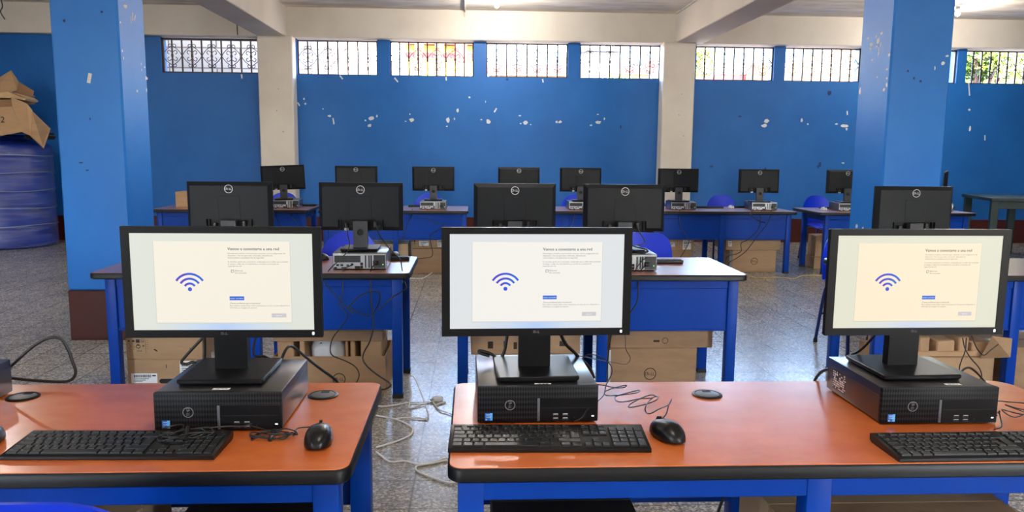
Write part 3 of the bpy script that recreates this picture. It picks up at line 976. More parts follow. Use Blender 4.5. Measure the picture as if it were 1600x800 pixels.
def computer(label, loc, rotz, group='flat black desktop computers'):
    t = thing('desktop_computer', label, 'computer', loc, rotz, group)
    X, Yh, H = .1455, .147, .093
    c = MB(CASE_METAL).box(-X + .001, X - .001, -Yh + .012, Yh, .004, H - .001, bev=.003, seg=2)
    for x in (-1, 1):                                   # pressed line along each flank
        c.m(STEEL_DARK).box(x * (X - .0012) - .0008, x * (X - .0012) + .0008, -Yh + .02, Yh - .004, H - .0245, H - .0235)
    c.m(HOLE)
    for sx in (-1, 1):
        for sy_ in (-1, 1):
            c.box(sx * .12 - .012, sx * .12 + .012, sy_ * .12 - .012, sy_ * .12 + .012, 0, .005)
    c.build('case', t)
    P = lambda u, v, d=0: Vector((-X + 2 * X * u, -Yh - d, .003 + (H - .003) * (1 - v)))
    f = MB(GRILLE).box(-X, X, -Yh, -Yh + .016, .003, H, bev=.003, seg=2)
    f.build('front_panel', t)
    d = MB(PLASTIC)
    d.box(P(.515, 0).x, P(.992, 0).x, -Yh - .0012, -Yh + .002, P(0, .985).z, P(0, .345).z, bev=.0008)
    d.m(HOLE).box(P(.53, 0).x, P(.97, 0).x, -Yh - .0015, -Yh, P(0, .62).z, P(0, .605).z)
    d.build('drive_cover', t)
    s = MB(GREY_STRIP).box(P(.493, 0).x, P(.513, 0).x, -Yh - .0016, -Yh + .002, P(0, .97).z, P(0, .345).z, bev=.0006)
    s.m(INK).text('OptiPlex', .0052, frame(P(.5065, .93, .0019), (0, 0, 1), (-1, 0, 0)), 'LEFT')
    s.build('accent_strip', t)
    for u, v, w in ((.645, .80, .013), (.645, .91, .013), (.725, .80, .013), (.725, .91, .013)):
        p = MB(STEEL_DARK).box(P(u, 0).x - w / 2, P(u, 0).x + w / 2, -Yh - .0018, -Yh, P(0, v).z - .0030, P(0, v).z + .0030)
        p.m(HOLE).box(P(u, 0).x - w / 2 + .001, P(u, 0).x + w / 2 - .001, -Yh - .0021, -Yh, P(0, v).z - .0026, P(0, v).z + .0008)
        p.m(LOGO_WHITE).box(P(u, 0).x - w / 2 + .001, P(u, 0).x + w / 2 - .001, -Yh - .0021, -Yh, P(0, v).z + .0014, P(0, v).z + .0027)
        p.build('usb_port', t)
    MB(HOLE).cyl(P(.80, .88, -.003), P(.80, .88, .0016), .0022, n=10).build('audio_port', t)
    g = MB()
    M = frame(P(.267, .52, .0006), (0, 0, -1), (1, 0, 0))
    logo(g, M, .0125, LOGO_GREY)
    g.build('front_badge', t, smooth=0)
    k = MB(STICKER_BLUE)
    M = frame(P(.092, .835, .0006), (1, 0, 0), (0, 0, 1))
    k.rect(.018, .0185, M)
    k.m(LABEL_WHITE).text('intel', .0052, M @ Matrix.Translation((-.006, .0035, .0002)), 'LEFT')
    k.text('CORE', .0042, M @ Matrix.Translation((-.006, -.002, .0002)), 'LEFT')
    k.text('i5', .0052, M @ Matrix.Translation((-.0075, -.0085, .0002)), 'LEFT')
    k.m(mat('sticker_light', rgb(80, 170, 230), .4)).rect(.006, .0185, M @ Matrix.Translation((.006, 0, .0001)))
    k.build('processor_sticker', t, smooth=0)
    MB(LED_WHITE).box(P(.945, 0).x, P(.965, 0).x, -Yh - .0018, -Yh, P(0, .855).z, P(0, .83).z).build('power_light', t)
    # back face, drawn as its viewer sees it (u runs towards -x)
    Q = lambda u, v: (X - .002 - (2 * X - .004) * u, .004 + (H - .010) * (1 - v))
    b = MB(STEEL).box(-X + .004, X - .004, Yh - .002, Yh + .002, .006, H - .006, bev=.001)
    def rb(m, u0, u1, v0, v1, d=.0026):
        a, c_ = Q(u0, v1), Q(u1, v0)
        b.m(m).box(c_[0], a[0], Yh, Yh + d, a[1], c_[1])
    rb(STEEL_DARK, .03, .52, .12, .56)
    for i in range(22):
        for j in range(4):
            u, v = .042 + i * .0218, .16 + j * .10
            rb(HOLE, u, u + .013, v, v + .065, .0030)
    for u0, v0, v1 in ((.60, .10, .92), (.665, .10, .92), (.705, .10, .92)):
        rb(STEEL_DARK, u0, u0 + .028, v0, v1)
        for j in range(9):
            rb(HOLE, u0 + .006, u0 + .022, v0 + .04 + j * .085, v0 + .09 + j * .085, .0031)
    rb(STEEL_DARK, .765, .985, .08, .95)
    for i in range(7):
        for j in range(8):
            if not (i < 3 and 2 < j):
                rb(HOLE, .775 + i * .029, .775 + i * .029 + .018, .12 + j * .10, .175 + j * .10, .0031)
    b.build('rear_panel', t, smooth=0)
    for u, v, w, h, m in ((.09, .74, .05, .11, HOLE), (.17, .74, .05, .11, HOLE), (.05, .91, .05, .09, HOLE), (.28, .75, .05, .1, STEEL_DARK), (.36, .68, .05, .1, HOLE), (.46, .88, .10, .14, HOLE), (.54, .66, .05, .16, HOLE), (.54, .86, .05, .16, HOLE), (.20, .91, .08, .09, STEEL_DARK)):
        a = Q(u, v)
        MB(m).box(a[0] - w * X, a[0] + w * X, Yh, Yh + .0042, a[1] - h * H / 2, a[1] + h * H / 2, bev=.0005).build('rear_port', t)
    a = Q(.805, .58)
    so = MB(HOLE).box(a[0] - .014, a[0] + .014, Yh, Yh + .005, a[1] - .012, a[1] + .012, bev=.001)
    so.m(CABLE).box(a[0] - .009, a[0] + .009, Yh, Yh + .032, a[1] - .008, a[1] + .008, bev=.003)
    so.build('power_socket', t)
    a = Q(.94, .70)
    MB(LED_GREEN).cyl((a[0], Yh, a[1]), (a[0], Yh + .0045, a[1]), .0032, n=10).build('supply_light', t)
    return t

def asset_tag(t, x, y, rz=0, w=.040, h=.014, txt='MINEDUC'):
    m = MB(LABEL_WHITE)
    M = Matrix.Translation((x, y, .0926)) @ Matrix.Rotation(rz, 4, 'Z')
    m.rect(w, h, M)
    for k in range(9):
        m.m(INK).rect(.0012 + .0008 * (k % 3), .004, M @ Matrix.Translation((-.012 + k * .003, .001, .0002)))
    m.build('asset_tag', t, smooth=0)['label'] = 'small white asset label'

def side_label(t):
    """White printed panel on the left flank."""
    m = MB(STEEL_DARK)
    M = frame((-.1451, .075, .042), (0, -1, 0), (0, 0, 1))
    m.m(CASE_METAL).rect(.075, .052, M)
    rnd = random.Random(3)
    m.m(LABEL_WHITE)
    for r in range(8):
        x = -.034
        while x < .032:
            w = rnd.uniform(.003, .009)
            if rnd.random() < .72:
                m.rect(w, .003 + .002 * (rnd.random() > .6), M @ Matrix.Translation((x + w / 2, .021 - r * .006, .0003)))
            x += w + .0022
    m.build('regulatory_label', t, smooth=0)['label'] = 'white printed regulatory text'

# ------------------------------------------------------------------ keyboards
KU = .01905
KEYMESH = {}

def key_mesh(w, h, leg):
    k = (round(w, 3), round(h, 3), leg)
    if k not in KEYMESH:
        m = MB(KEY)
        a, b = w * KU / 2 - .0011, h * KU / 2 - .0011
        i = .0014
        m.loops([[(-a, -b, 0), (a, -b, 0), (a, b, 0), (-a, b, 0)], [(-a, -b, .0015), (a, -b, .0015), (a, b, .0015), (-a, b, .0015)],
                 [(-a + i, -b + i, .0042), (a - i, -b + i, .0042), (a - i, b - i, .0042), (-a + i, b - i, .0042)]])
        if leg:
            m.m(KEY_TEXT).text(leg, .0056 if len(leg) < 2 else .0036, Matrix.Translation((-a + .0026, b - (.0075 if len(leg) < 2 else .006), .0044)), 'LEFT')
        KEYMESH[k] = m.mesh('key', 0)
    return KEYMESH[k]

def key_layout():
    """(x centre, y centre, w, h, legend) in key units; x from the left edge, y up from the front edge."""
    K = []
    def row(y, x, items, h=1):
        for it in items:
            leg, w = it if isinstance(it, tuple) else (it, 1)
            if leg is not None:
                K.append((x + w / 2, y + h / 2, w, h, leg))
            x += w
    row(5.15, 0, ['Esc', (None, .5)] + ['F%d' % i for i in range(1, 5)] + [(None, .25)] + ['F%d' % i for i in range(5, 9)] + [(None, .25)] + ['F%d' % i for i in range(9, 13)], .62)
    row(4, 0, list("º1234567890'¡") + [('<-', 2)])
    row(3, 0, [('Tab', 1.5)] + list('QWERTYUIOP`+'))
    K.append((14.375, 3, 1.25, 2, 'Intro'))
    row(2, 0, [('Bloq', 1.75)] + list('ASDFGHJKLÑ´Ç'))
    row(1, 0, [('Mayus', 1.25)] + list('<ZXCVBNM,.-') + [('Mayus', 2.75)])
    row(0, 0, [('Ctrl', 1.25), ('#', 1.25), ('Alt', 1.25), ('', 6.25), ('Alt Gr', 1.25), ('#', 1.25), ('=', 1.25), ('Ctrl', 1.25)])
    x = 15.25
    row(5.15, x, ['Impr', 'Bloq', 'Paus'], .62)
    row(4, x, ['Ins', 'Inic', 'RePag'])
    row(3, x, ['Supr', 'Fin', 'AvPag'])
    row(1, x + 1, ['^'])
    row(0, x, ['<', 'v', '>'])
    x = 18.5
    row(4, x, ['Bloq', '/', '*', '-'])
    row(3, x, ['7', '8', '9'])
    row(2, x, ['4', '5', '6'])
    row(1, x, ['1', '2', '3'])
    row(0, x, [('0', 2), '.'])
    K.append((x + 3.5, 3, 1, 2, '+'))
    K.append((x + 3.5, 1, 1, 2, 'Intro'))
    return K

LAYOUT = key_layout()
KEY_TILT = R(4.5)

def keyboard(label, loc, rotz, full=True, group='black keyboards'):
    t = thing('keyboard', label, 'keyboard', loc, rotz, group)
    W, D = .2215, .0635
    zf, zr = .010, .010 + 2 * D * math.tan(KEY_TILT)
    b = MB(PLASTIC_GLOSS)
    pf = [(-D, .0025), (-D + .003, .0), (D - .01, .0), (D, .006), (D, zr - .002), (D - .003, zr), (-D + .003, zf), (-D, zf - .002)]
    b.prism([(-W, y, z) for y, z in pf], (2 * W, 0, 0))
    b.m(LOGO_GREY)
    for k in range(3):
        b.disc(.0012, Matrix.Translation((.165 + k * .018, D - .012, zf + (2 * D - .012) * math.tan(KEY_TILT) + .0003)) @ Matrix.Rotation(KEY_TILT, 4, 'X'), 8)
    b.build('body', t)
    T = Matrix.Translation((-W + .0075, -D + .0075, zf + .0075 * math.tan(KEY_TILT) - .0006)) @ Matrix.Rotation(KEY_TILT, 4, 'X')
    if full:
        for x, y, w, h, leg in LAYOUT:
            k = link('key', key_mesh(w, h, leg), t)
            k.matrix_local = T @ Matrix.Translation((x * KU, y * KU, 0))
    else:
        m = MB(KEY)
        for x, y, w, h, leg in LAYOUT:
            a, c = w * KU / 2 - .0011, h * KU / 2 - .0011
            m.box(x * KU - a, x * KU + a, y * KU - c, y * KU + c, 0, .004, M=T)
        m.build('keys', t, smooth=0)
    return t

def mouse(label, loc, rotz, m=None, group='computer mice'):
    t = thing('computer_mouse', label, 'mouse', loc, rotz, group)
    b = MB(m or PLASTIC_GLOSS)
    n, L = 26, 20
    loops_ = []
    for i in range(L + 1):
        s = -cos(pi * i / L)                                    # -1 front .. 1 rear, the front points to +y
        y = -s * .0565
        k = max(1 - abs(s) ** 2.6, .002) ** .5
        w = (.0305 + .0015 * s) * k
        h = (.030 + .006 * math.exp(-((s - .15) / .6) ** 2)) * max(1 - abs(s) ** 3.2, .02) ** .5
        lp = []
        for j in range(n):
            a = 2 * pi * j / n
            x, z = cos(a), sin(a)
            zz = h * (abs(z) ** .8) if z > 0 else -.0045 * abs(z) * k
            lp.append((w * math.copysign(abs(x) ** .75, x), y, .0055 + zz))
        loops_.append(lp)
    b.loops(loops_)
    b.build('shell', t, smooth=70)
    w = MB(EDGE_BLACK).cyl((-.0032, .034, .0315), (.0032, .034, .0315), .0085, n=18)
    w.build('scroll_wheel', t)
    q = MB(HOLE)
    q.tube([(0, .0565 - .006, .026), (0, .045, .0335), (0, .025, .0385), (0, .008, .041)], .0005, 5)
    q.build('button_seam', t)
    r = MB(CABLE).cyl((0, .052, .012), (0, .066, .012), .0035, .0022, 8).build('cord_relief', t)
    return t
# ------------------------------------------------------------------ courses of the cables (metres)
PATHS = {
    'loop_far_left': [(-1.254, 2.1, 0.759), (-1.227, 2.102, 0.783), (-1.196, 2.103, 0.812), (-1.165, 2.105, 0.836), (-1.131, 2.106, 0.852), (-1.104, 2.108, 0.849), (-1.088, 2.109, 0.821), (-1.079, 2.111, 0.785), (-1.073, 2.112, 0.758), (-1.082, 2.114, 0.738), (-1.107, 2.115, 0.728), (-1.175, 2.117, 0.73), (-1.226, 2.118, 0.735), (-1.267, 2.12, 0.74)],
    'm1_left': [(-0.694, 2.03, 0.879), (-0.723, 2.03, 0.848), (-0.754, 2.03, 0.814), (-0.76, 2.03, 0.802), (-0.747, 2.03, 0.799), (-0.73, 2.03, 0.804), (-0.716, 2.03, 0.795), (-0.703, 2.03, 0.809), (-0.699, 2.03, 0.84), (-0.699, 2.03, 0.879)],
    'm1_right': [(-0.516, 2.09, 0.797), (-0.511, 2.114, 0.814), (-0.506, 2.139, 0.818), (-0.498, 2.163, 0.807), (-0.469, 2.187, 0.771), (-0.438, 2.211, 0.734), (-0.403, 2.236, 0.696), (-0.393, 2.26, 0.669)],
    'm1_r2': [(-0.574, 2.06, 0.868), (-0.582, 2.06, 0.832), (-0.579, 2.06, 0.812), (-0.556, 2.06, 0.811), (-0.543, 2.06, 0.805)],
    'm2_left': [(0.092, 2.03, 0.877), (0.086, 2.03, 0.837), (0.078, 2.03, 0.816), (0.066, 2.03, 0.809), (0.054, 2.03, 0.82), (0.037, 2.03, 0.828), (0.018, 2.03, 0.832), (0.021, 2.03, 0.825), (0.045, 2.03, 0.818)],
    'm2_right': [(0.234, 2.03, 0.877), (0.251, 2.05, 0.844), (0.276, 2.07, 0.817), (0.299, 2.09, 0.79), (0.324, 2.11, 0.764), (0.342, 2.13, 0.727)],
    'm3_left': [(1.071, 1.98, 0.89), (1.063, 2.01, 0.853), (1.057, 2.04, 0.824), (1.053, 2.07, 0.807)],
    'pc3_power': [(1.002, 2.08, 0.762), (1.001, 2.112, 0.751), (1.002, 2.144, 0.734), (1.006, 2.176, 0.711), (1.014, 2.208, 0.684), (1.027, 2.24, 0.647)],
    'mouse2_cord': [(0.337, 2.04, 0.735), (0.351, 1.989, 0.747), (0.371, 1.97, 0.747), (0.403, 2.009, 0.735), (0.407, 1.99, 0.747), (0.387, 1.981, 0.747), (0.354, 1.985, 0.735), (0.337, 1.925, 0.747), (0.341, 1.904, 0.747), (0.373, 1.943, 0.735), (0.394, 1.913, 0.747), (0.424, 1.929, 0.747), (0.441, 1.983, 0.735), (0.419, 1.94, 0.747), (0.385, 1.916, 0.747), (0.368, 1.932, 0.735), (0.356, 1.873, 0.747), (0.363, 1.853, 0.747), (0.397, 1.896, 0.735), (0.419, 1.877, 0.747), (0.449, 1.881, 0.747), (0.47, 1.937, 0.735), (0.452, 1.906, 0.747), (0.419, 1.877, 0.747), (0.392, 1.868, 0.735), (0.378, 1.813, 0.747), (0.393, 1.815, 0.747), (0.431, 1.869, 0.735), (0.454, 1.861, 0.747), (0.467, 1.886, 0.747), (0.469, 1.93, 0.735), (0.434, 1.851, 0.747), (0.417, 1.808, 0.747), (0.42, 1.81, 0.735), (0.42, 1.766, 0.747), (0.449, 1.798, 0.747), (0.488, 1.864, 0.735), (0.498, 1.873, 0.747), (0.479, 1.826, 0.747), (0.463, 1.79, 0.735), (0.438, 1.708, 0.747)],
    'kb2_cord': [(0.296, 2.14, 0.752), (0.312, 2.098, 0.799), (0.341, 2.056, 0.81), (0.364, 2.014, 0.8), (0.364, 1.972, 0.787), (0.342, 1.93, 0.766), (0.33, 1.888, 0.756), (0.309, 1.846, 0.753), (0.276, 1.804, 0.745), (0.257, 1.762, 0.74), (0.245, 1.72, 0.74)],
    'pc2_thin': [(0.791, 4.03, 0.448), (0.81, 4.03, 0.389), (0.805, 3.98, 0.332), (0.814, 3.9, 0.302), (0.771, 3.8, 0.299), (0.643, 3.4, 0.417), (0.46, 2.7, 0.621), (0.337, 2.2, 0.766), (0.298, 2.12, 0.793)],
    'coil3': [(1.287, 1.791, 0.725), (1.289, 1.809, 0.735), (1.36, 1.903, 0.725), (1.367, 1.867, 0.735), (1.424, 1.886, 0.725), (1.42, 1.836, 0.735), (1.388, 1.836, 0.725), (1.345, 1.847, 0.735), (1.372, 1.837, 0.725), (1.364, 1.76, 0.735), (1.351, 1.808, 0.725), (1.31, 1.809, 0.735), (1.323, 1.781, 0.725), (1.369, 1.788, 0.735), (1.454, 1.835, 0.725)],
    'mid2_a': [(-0.706, 4.2, 0.774), (-0.736, 4.191, 0.751), (-0.776, 4.183, 0.707), (-0.789, 4.174, 0.657), (-0.765, 4.166, 0.616), (-0.72, 4.157, 0.576), (-0.679, 4.149, 0.529), (-0.611, 4.14, 0.496), (-0.555, 4.132, 0.477), (-0.53, 4.123, 0.493), (-0.505, 4.115, 0.536), (-0.49, 4.106, 0.579), (-0.495, 4.098, 0.612), (-0.534, 4.089, 0.62), (-0.6, 4.081, 0.591), (-0.64, 4.072, 0.551), (-0.649, 4.064, 0.533), (-0.625, 4.055, 0.507)],
    'mid2_b': [(-0.649, 4.22, 0.74), (-0.681, 4.206, 0.728), (-0.696, 4.191, 0.706), (-0.699, 4.177, 0.587), (-0.712, 4.162, 0.537), (-0.689, 4.148, 0.508), (-0.667, 4.134, 0.491), (-0.672, 4.119, 0.459), (-0.708, 4.105, 0.41), (-0.74, 4.091, 0.368), (-0.752, 4.076, 0.313), (-0.737, 4.062, 0.279), (-0.668, 4.048, 0.254), (-0.616, 4.033, 0.227), (-0.595, 4.019, 0.193), (-0.6, 4.004, 0.163), (-0.618, 3.99, 0.126), (-0.63, 3.97, 0.03), (-0.66, 3.94, 0.006)],
    'mid2_c': [(-0.529, 4.22, 0.744), (-0.547, 4.201, 0.722), (-0.548, 4.181, 0.69), (-0.545, 4.162, 0.554), (-0.53, 4.143, 0.453), (-0.532, 4.124, 0.405), (-0.55, 4.104, 0.34), (-0.576, 4.085, 0.293), (-0.58, 4.066, 0.256), (-0.551, 4.046, 0.22), (-0.499, 4.027, 0.183), (-0.437, 4.008, 0.147), (-0.429, 3.989, 0.135), (-0.454, 3.969, 0.124), (-0.491, 3.95, 0.117), (-0.53, 3.93, 0.04), (-0.55, 3.9, 0.006)],
    'mid2_d': [(-0.539, 4.36, 0.96), (-0.519, 4.332, 0.899), (-0.488, 4.304, 0.856), (-0.444, 4.275, 0.81), (-0.397, 4.247, 0.768), (-0.384, 4.219, 0.72), (-0.375, 4.191, 0.668), (-0.359, 4.163, 0.638), (-0.36, 4.135, 0.622), (-0.385, 4.106, 0.61), (-0.433, 4.078, 0.581), (-0.491, 4.05, 0.528)],
    'mid2_e': [(-0.696, 4.35, 0.95), (-0.688, 4.312, 0.901), (-0.672, 4.275, 0.852), (-0.677, 4.238, 0.815), (-0.699, 4.2, 0.785)],
    'mid4_a': [(0.961, 4.22, 0.743), (0.924, 4.193, 0.726), (0.902, 4.166, 0.688), (0.895, 4.139, 0.611), (0.884, 4.111, 0.557), (0.852, 4.084, 0.516), (0.816, 4.057, 0.48), (0.75, 4.03, 0.448), (0.72, 4.03, 0.25), (0.73, 4.0, 0.03), (0.76, 3.97, 0.006)],
    'mid4_b': [(0.955, 4.2, 0.789), (0.928, 4.2, 0.771), (0.897, 4.2, 0.732), (0.88, 4.2, 0.7), (0.859, 4.2, 0.696)],
    'mid4_c': [(0.925, 4.35, 0.95), (0.941, 4.35, 0.906), (0.968, 4.35, 0.867), (0.961, 4.35, 0.845), (0.925, 4.35, 0.837)],
    'mid4_bundle': [(0.858, 4.22, 0.856), (0.9, 4.23, 0.841), (0.949, 4.24, 0.829), (0.966, 4.25, 0.814), (0.936, 4.26, 0.809), (0.873, 4.27, 0.822), (0.865, 4.28, 0.806), (0.932, 4.29, 0.794), (0.97, 4.3, 0.8)],
    'mid5_a': [(2.771, 4, 0.394), (2.805, 4, 0.338), (2.848, 4, 0.291), (2.896, 4, 0.245), (2.94, 3.98, 0.1), (2.95, 3.95, 0.006)],
    'rr_a': [(2.64, 4, 0.381), (2.66, 4, 0.32), (2.697, 4, 0.267), (2.748, 4, 0.213), (2.767, 4, 0.166), (2.756, 4, 0.131), (2.75, 3.98, 0.006)],
    'rr_b': [(2.661, 4, 0.381), (2.661, 4, 0.31), (2.644, 4, 0.249), (2.638, 4, 0.196), (2.63, 3.97, 0.006)],
    'rr_c': [(2.689, 4, 0.391), (2.727, 4, 0.32), (2.767, 4, 0.284), (2.803, 4, 0.313), (2.843, 4, 0.345)],
    'rr_d': [(1.361, 2.06, 0.755), (1.381, 2.07, 0.765), (1.403, 2.08, 0.764), (1.44, 2.1, 0.741), (1.473, 2.11, 0.711), (1.482, 2.1, 0.699)],
    'b3_a': [(-0.495, 8.55, 0.726), (-0.494, 8.535, 0.629), (-0.424, 8.519, 0.575), (-0.327, 8.504, 0.57), (-0.319, 8.488, 0.536), (-0.409, 8.473, 0.482), (-0.463, 8.457, 0.427), (-0.449, 8.442, 0.325), (-0.435, 8.426, 0.25), (-0.462, 8.411, 0.21), (-0.578, 8.395, 0.198), (-0.625, 8.38, 0.179), (-0.65, 8.36, 0.05), (-0.66, 8.33, 0.006)],
    'b3_b': [(-0.661, 8.55, 0.725), (-0.665, 8.508, 0.645), (-0.711, 8.465, 0.551), (-0.75, 8.423, 0.416), (-0.76, 8.38, 0.366)],
    'b1_a': [(-2.137, 8.6, 0.72), (-2.115, 8.527, 0.622), (-2.059, 8.453, 0.546), (-2.03, 8.38, 0.485)],
    'b1_b': [(-2.007, 8.6, 0.721), (-1.943, 8.49, 0.64), (-1.859, 8.38, 0.568)],
    'b5_a': [(1.117, 8.6, 0.724), (1.109, 8.527, 0.652), (1.073, 8.453, 0.56), (1.044, 8.38, 0.497)],
    'b6_a': [(2.299, 8.6, 0.723), (2.286, 8.563, 0.612), (2.308, 8.527, 0.523), (2.382, 8.49, 0.406), (2.36, 8.453, 0.339), (2.297, 8.417, 0.244), (2.26, 8.38, 0.199), (2.25, 8.36, 0.05), (2.26, 8.33, 0.006)],
    'b7_a': [(3.226, 8.6, 0.728), (3.207, 8.569, 0.608), (3.171, 8.537, 0.504), (3.049, 8.506, 0.399), (2.968, 8.474, 0.367), (2.961, 8.443, 0.285), (2.895, 8.411, 0.253), (2.786, 8.38, 0.222), (2.72, 8.36, 0.05), (2.7, 8.33, 0.006)],
    'b7_b': [(3.343, 8.6, 0.728), (3.293, 8.563, 0.588), (3.184, 8.527, 0.462), (3.09, 8.49, 0.351), (3.009, 8.453, 0.27), (2.899, 8.417, 0.203), (2.817, 8.38, 0.165), (2.76, 8.36, 0.05), (2.74, 8.33, 0.006)],
    'b7_c': [(3.132, 8.6, 0.727), (3.072, 8.527, 0.683), (3.142, 8.453, 0.618), (3.194, 8.38, 0.604)],
    'fl_a': [(-0.505, 4.051, 0.006), (-0.459, 4.048, 0.006), (-0.4, 4.073, 0.006), (-0.341, 4.105, 0.006), (-0.272, 4.109, 0.006), (-0.225, 4.113, 0.006)],
    'fl_b': [(-0.494, 3.9, 0.006), (-0.447, 3.877, 0.006), (-0.393, 3.846, 0.006), (-0.337, 3.785, 0.006), (-0.3, 3.723, 0.006), (-0.29, 3.682, 0.006), (-0.298, 3.614, 0.006), (-0.344, 3.55, 0.006), (-0.398, 3.497, 0.006), (-0.441, 3.462, 0.006)],
    'fl_c': [(-0.434, 3.41, 0.006), (-0.403, 3.359, 0.006), (-0.371, 3.306, 0.006), (-0.345, 3.292, 0.006), (-0.302, 3.304, 0.006), (-0.263, 3.282, 0.006), (-0.224, 3.265, 0.006), (-0.175, 3.285, 0.006), (-0.126, 3.325, 0.006), (-0.088, 3.341, 0.006)],
    'fl_d': [(-0.087, 3.301, 0.006), (-0.125, 3.299, 0.006), (-0.174, 3.272, 0.006), (-0.223, 3.254, 0.006), (-0.242, 3.239, 0.006), (-0.239, 3.204, 0.006), (-0.218, 3.173, 0.006), (-0.167, 3.123, 0.006), (-0.123, 3.087, 0.006), (-0.093, 3.068, 0.006), (-0.058, 3.074, 0.006)],
    'fl_e': [(-0.393, 3.85, 0.006), (-0.337, 3.866, 0.006), (-0.277, 3.856, 0.006), (-0.226, 3.846, 0.006)],
    'fl_e2': [(-0.226, 3.849, 0.005), (-0.227, 3.9, 0.01), (-0.243, 3.955, 0.03), (-0.262, 3.969, 0.08), (-0.284, 4.016, 0.12), (-0.307, 4.094, 0.14), (-0.327, 4.14, 0.145), (-0.341, 4.121, 0.14), (-0.342, 4.14, 0.09), (-0.332, 4.139, 0.05), (-0.335, 4.082, 0.02), (-0.333, 4.017, 0.006), (-0.291, 4.051, 0.006), (-0.254, 4.079, 0.006)],
    'fl_plug': [(-0.223, 4.147, 0.006), (-0.2, 4.061, 0.006), (-0.178, 4.085, 0.006), (-0.147, 4.109, 0.006)],
    'fl_f': [(-0.21, 4.11, 0.006), (-0.195, 4.037, 0.006), (-0.173, 3.979, 0.006), (-0.126, 3.932, 0.006), (-0.103, 3.909, 0.006)],
    'fl_back': [(-0.701, 8.286, 0.006), (-0.603, 8.244, 0.006), (-0.524, 8.287, 0.006), (-0.47, 8.55, 0.006), (-0.413, 8.829, 0.006), (-0.333, 8.642, 0.006), (-0.268, 8.374, 0.006)],
    'yellow': [(3.045, 8.397, 0.006), (3.157, 8.31, 0.006), (3.353, 8.355, 0.006), (3.497, 8.269, 0.006), (3.657, 8.446, 0.006), (3.772, 8.492, 0.006), (3.935, 8.448, 0.006)],
}
# ------------------------------------------------------------------ front row computers
ROW1 = 'computers in the front row'
m1 = monitor('monitor showing a cream network page, on the computer left of the aisle', (-.598, 1.925, TOP + .093), 0, 'mid', 'lit monitors in the front row')
m2 = monitor('monitor showing a white network page, on the computer just right of the aisle', (.157, 1.935, TOP + .093), R(1.5), 'cool', 'lit monitors in the front row')
m3 = monitor('monitor showing a warm yellow network page, at the right end of the near desk', (1.117, 1.932, TOP + .093), R(1), 'warm', 'lit monitors in the front row')
p1 = computer('flat black computer left of the aisle, between two grommets', (-.586, 1.918, TOP), 0, ROW1)
p2 = computer('flat black computer just right of the aisle with a keyboard hard against its front', (.155, 1.955, TOP), R(1), ROW1)
p3 = computer('flat black computer with a white printed panel on its side', (1.130, 1.922, TOP), 0, ROW1)
p4 = computer('black computer of which only one corner shows at the left edge of the near desk', (-1.366, 1.932, TOP), 0, ROW1)
asset_tag(p1, .0, -.118)
asset_tag(p1, -.015, .108)
asset_tag(p2, .012, -.132, R(-2))
asset_tag(p2, -.075, .09)
asset_tag(p3, .045, -.120)
asset_tag(p3, -.085, .085)
side_label(p3)

KB = 'black keyboards on the near desks'
k1 = keyboard('black keyboard left of the aisle with a coiled cord lying on its number keys', (-.762, 1.668, TOP), R(-1.5), True, KB)
k2 = keyboard('black keyboard whole in view at the left end of the near right desk', (.170, 1.684, TOP), R(-1.5), True, KB)
k3 = keyboard('black keyboard in front of the computer with the printed side panel', (1.128, 1.612, TOP), R(.5), True, KB)
MO = 'mice on the near desks'
u1 = mouse('black mouse near the aisle end of the left desk, its cord in a tied coil', (-.342, 1.695, TOP), R(3), None, MO)
u2 = mouse('black mouse right of the whole keyboard, its cord running in loose waves', (.446, 1.706, TOP), R(18), None, MO)
mouse('black mouse cut off at the left edge of the near desk', (-1.068, 1.70, TOP), 0, None, MO)

def cord(parent, pts, r=.0016, name='cord', n=5):
    """A cord that moves with its mouse or keyboard."""
    o = MB(CABLE).tube(spline(pts, n), r, 6).build(name, parent, smooth=80)
    o.matrix_local = parent.matrix_basis.inverted()
    return o

def coil(cx, cy_, z, lx, ly, turns, ang, ph=0):
    """Tied hank of cord: flat overlapping loops."""
    P = []
    n = turns * 12
    for i in range(n + 1):
        a = 2 * pi * i / 12 + ph
        k = 1 + .16 * sin(i * .9) + .1 * sin(i * .37)
        x, y = lx * cos(a) * k, ly * sin(a) * (1 + .25 * sin(i * .53))
        P.append((cx + x * cos(ang) - y * sin(ang), cy_ + x * sin(ang) + y * cos(ang), z + .004 + .009 * (i / n) + .004 * sin(i * 1.7)))
    return P
# mouse of the left desk: hank between the computer and the mouse
cord(u1, [(-.345, 1.757, .722), (-.36, 1.775, .717), (-.405, 1.772, .716)] + coil(-.452, 1.722, TOP, .046, .017, 4, R(8)) + [(-.46, 1.74, .722), (-.505, 1.765, .724), (-.52, 1.771, .727)])
t_ = MB(CABLE).cyl((-.452, 1.700, .7155), (-.452, 1.745, .722), .005, n=8).build('cord_tie', u1)
t_.matrix_local = u1.matrix_basis.inverted()
cord(k1, [(-.70, 1.735, .732), (-.66, 1.752, .734)] + coil(-.628, 1.690, TOP + .017, .050, .019, 4, R(14), 2) + [(-.60, 1.715, .738), (-.56, 1.735, .735), (-.525, 1.757, .728), (-.508, 1.772, .728)])
t_ = MB(CABLE).cyl((-.622, 1.668, .7335), (-.634, 1.712, .742), .005, n=8).build('cord_tie', k1)
t_.matrix_local = k1.matrix_basis.inverted()
PA = PATHS
cord(u2, PA['mouse2_cord'][:-1] + [(.43, 1.745, .728), (.432, 1.764, .722)], .0015)
cord(k2, [(.30, 2.11, .735)] + PA['kb2_cord'][:-1] + [(.235, 1.745, .735)], .0015)
tag(MB(CABLE).tube(spline(PA['coil3']), .0015, 6).build('cable_hank', smooth=80), 'hank of thin black cord beside the computer with the printed side panel', 'cable')
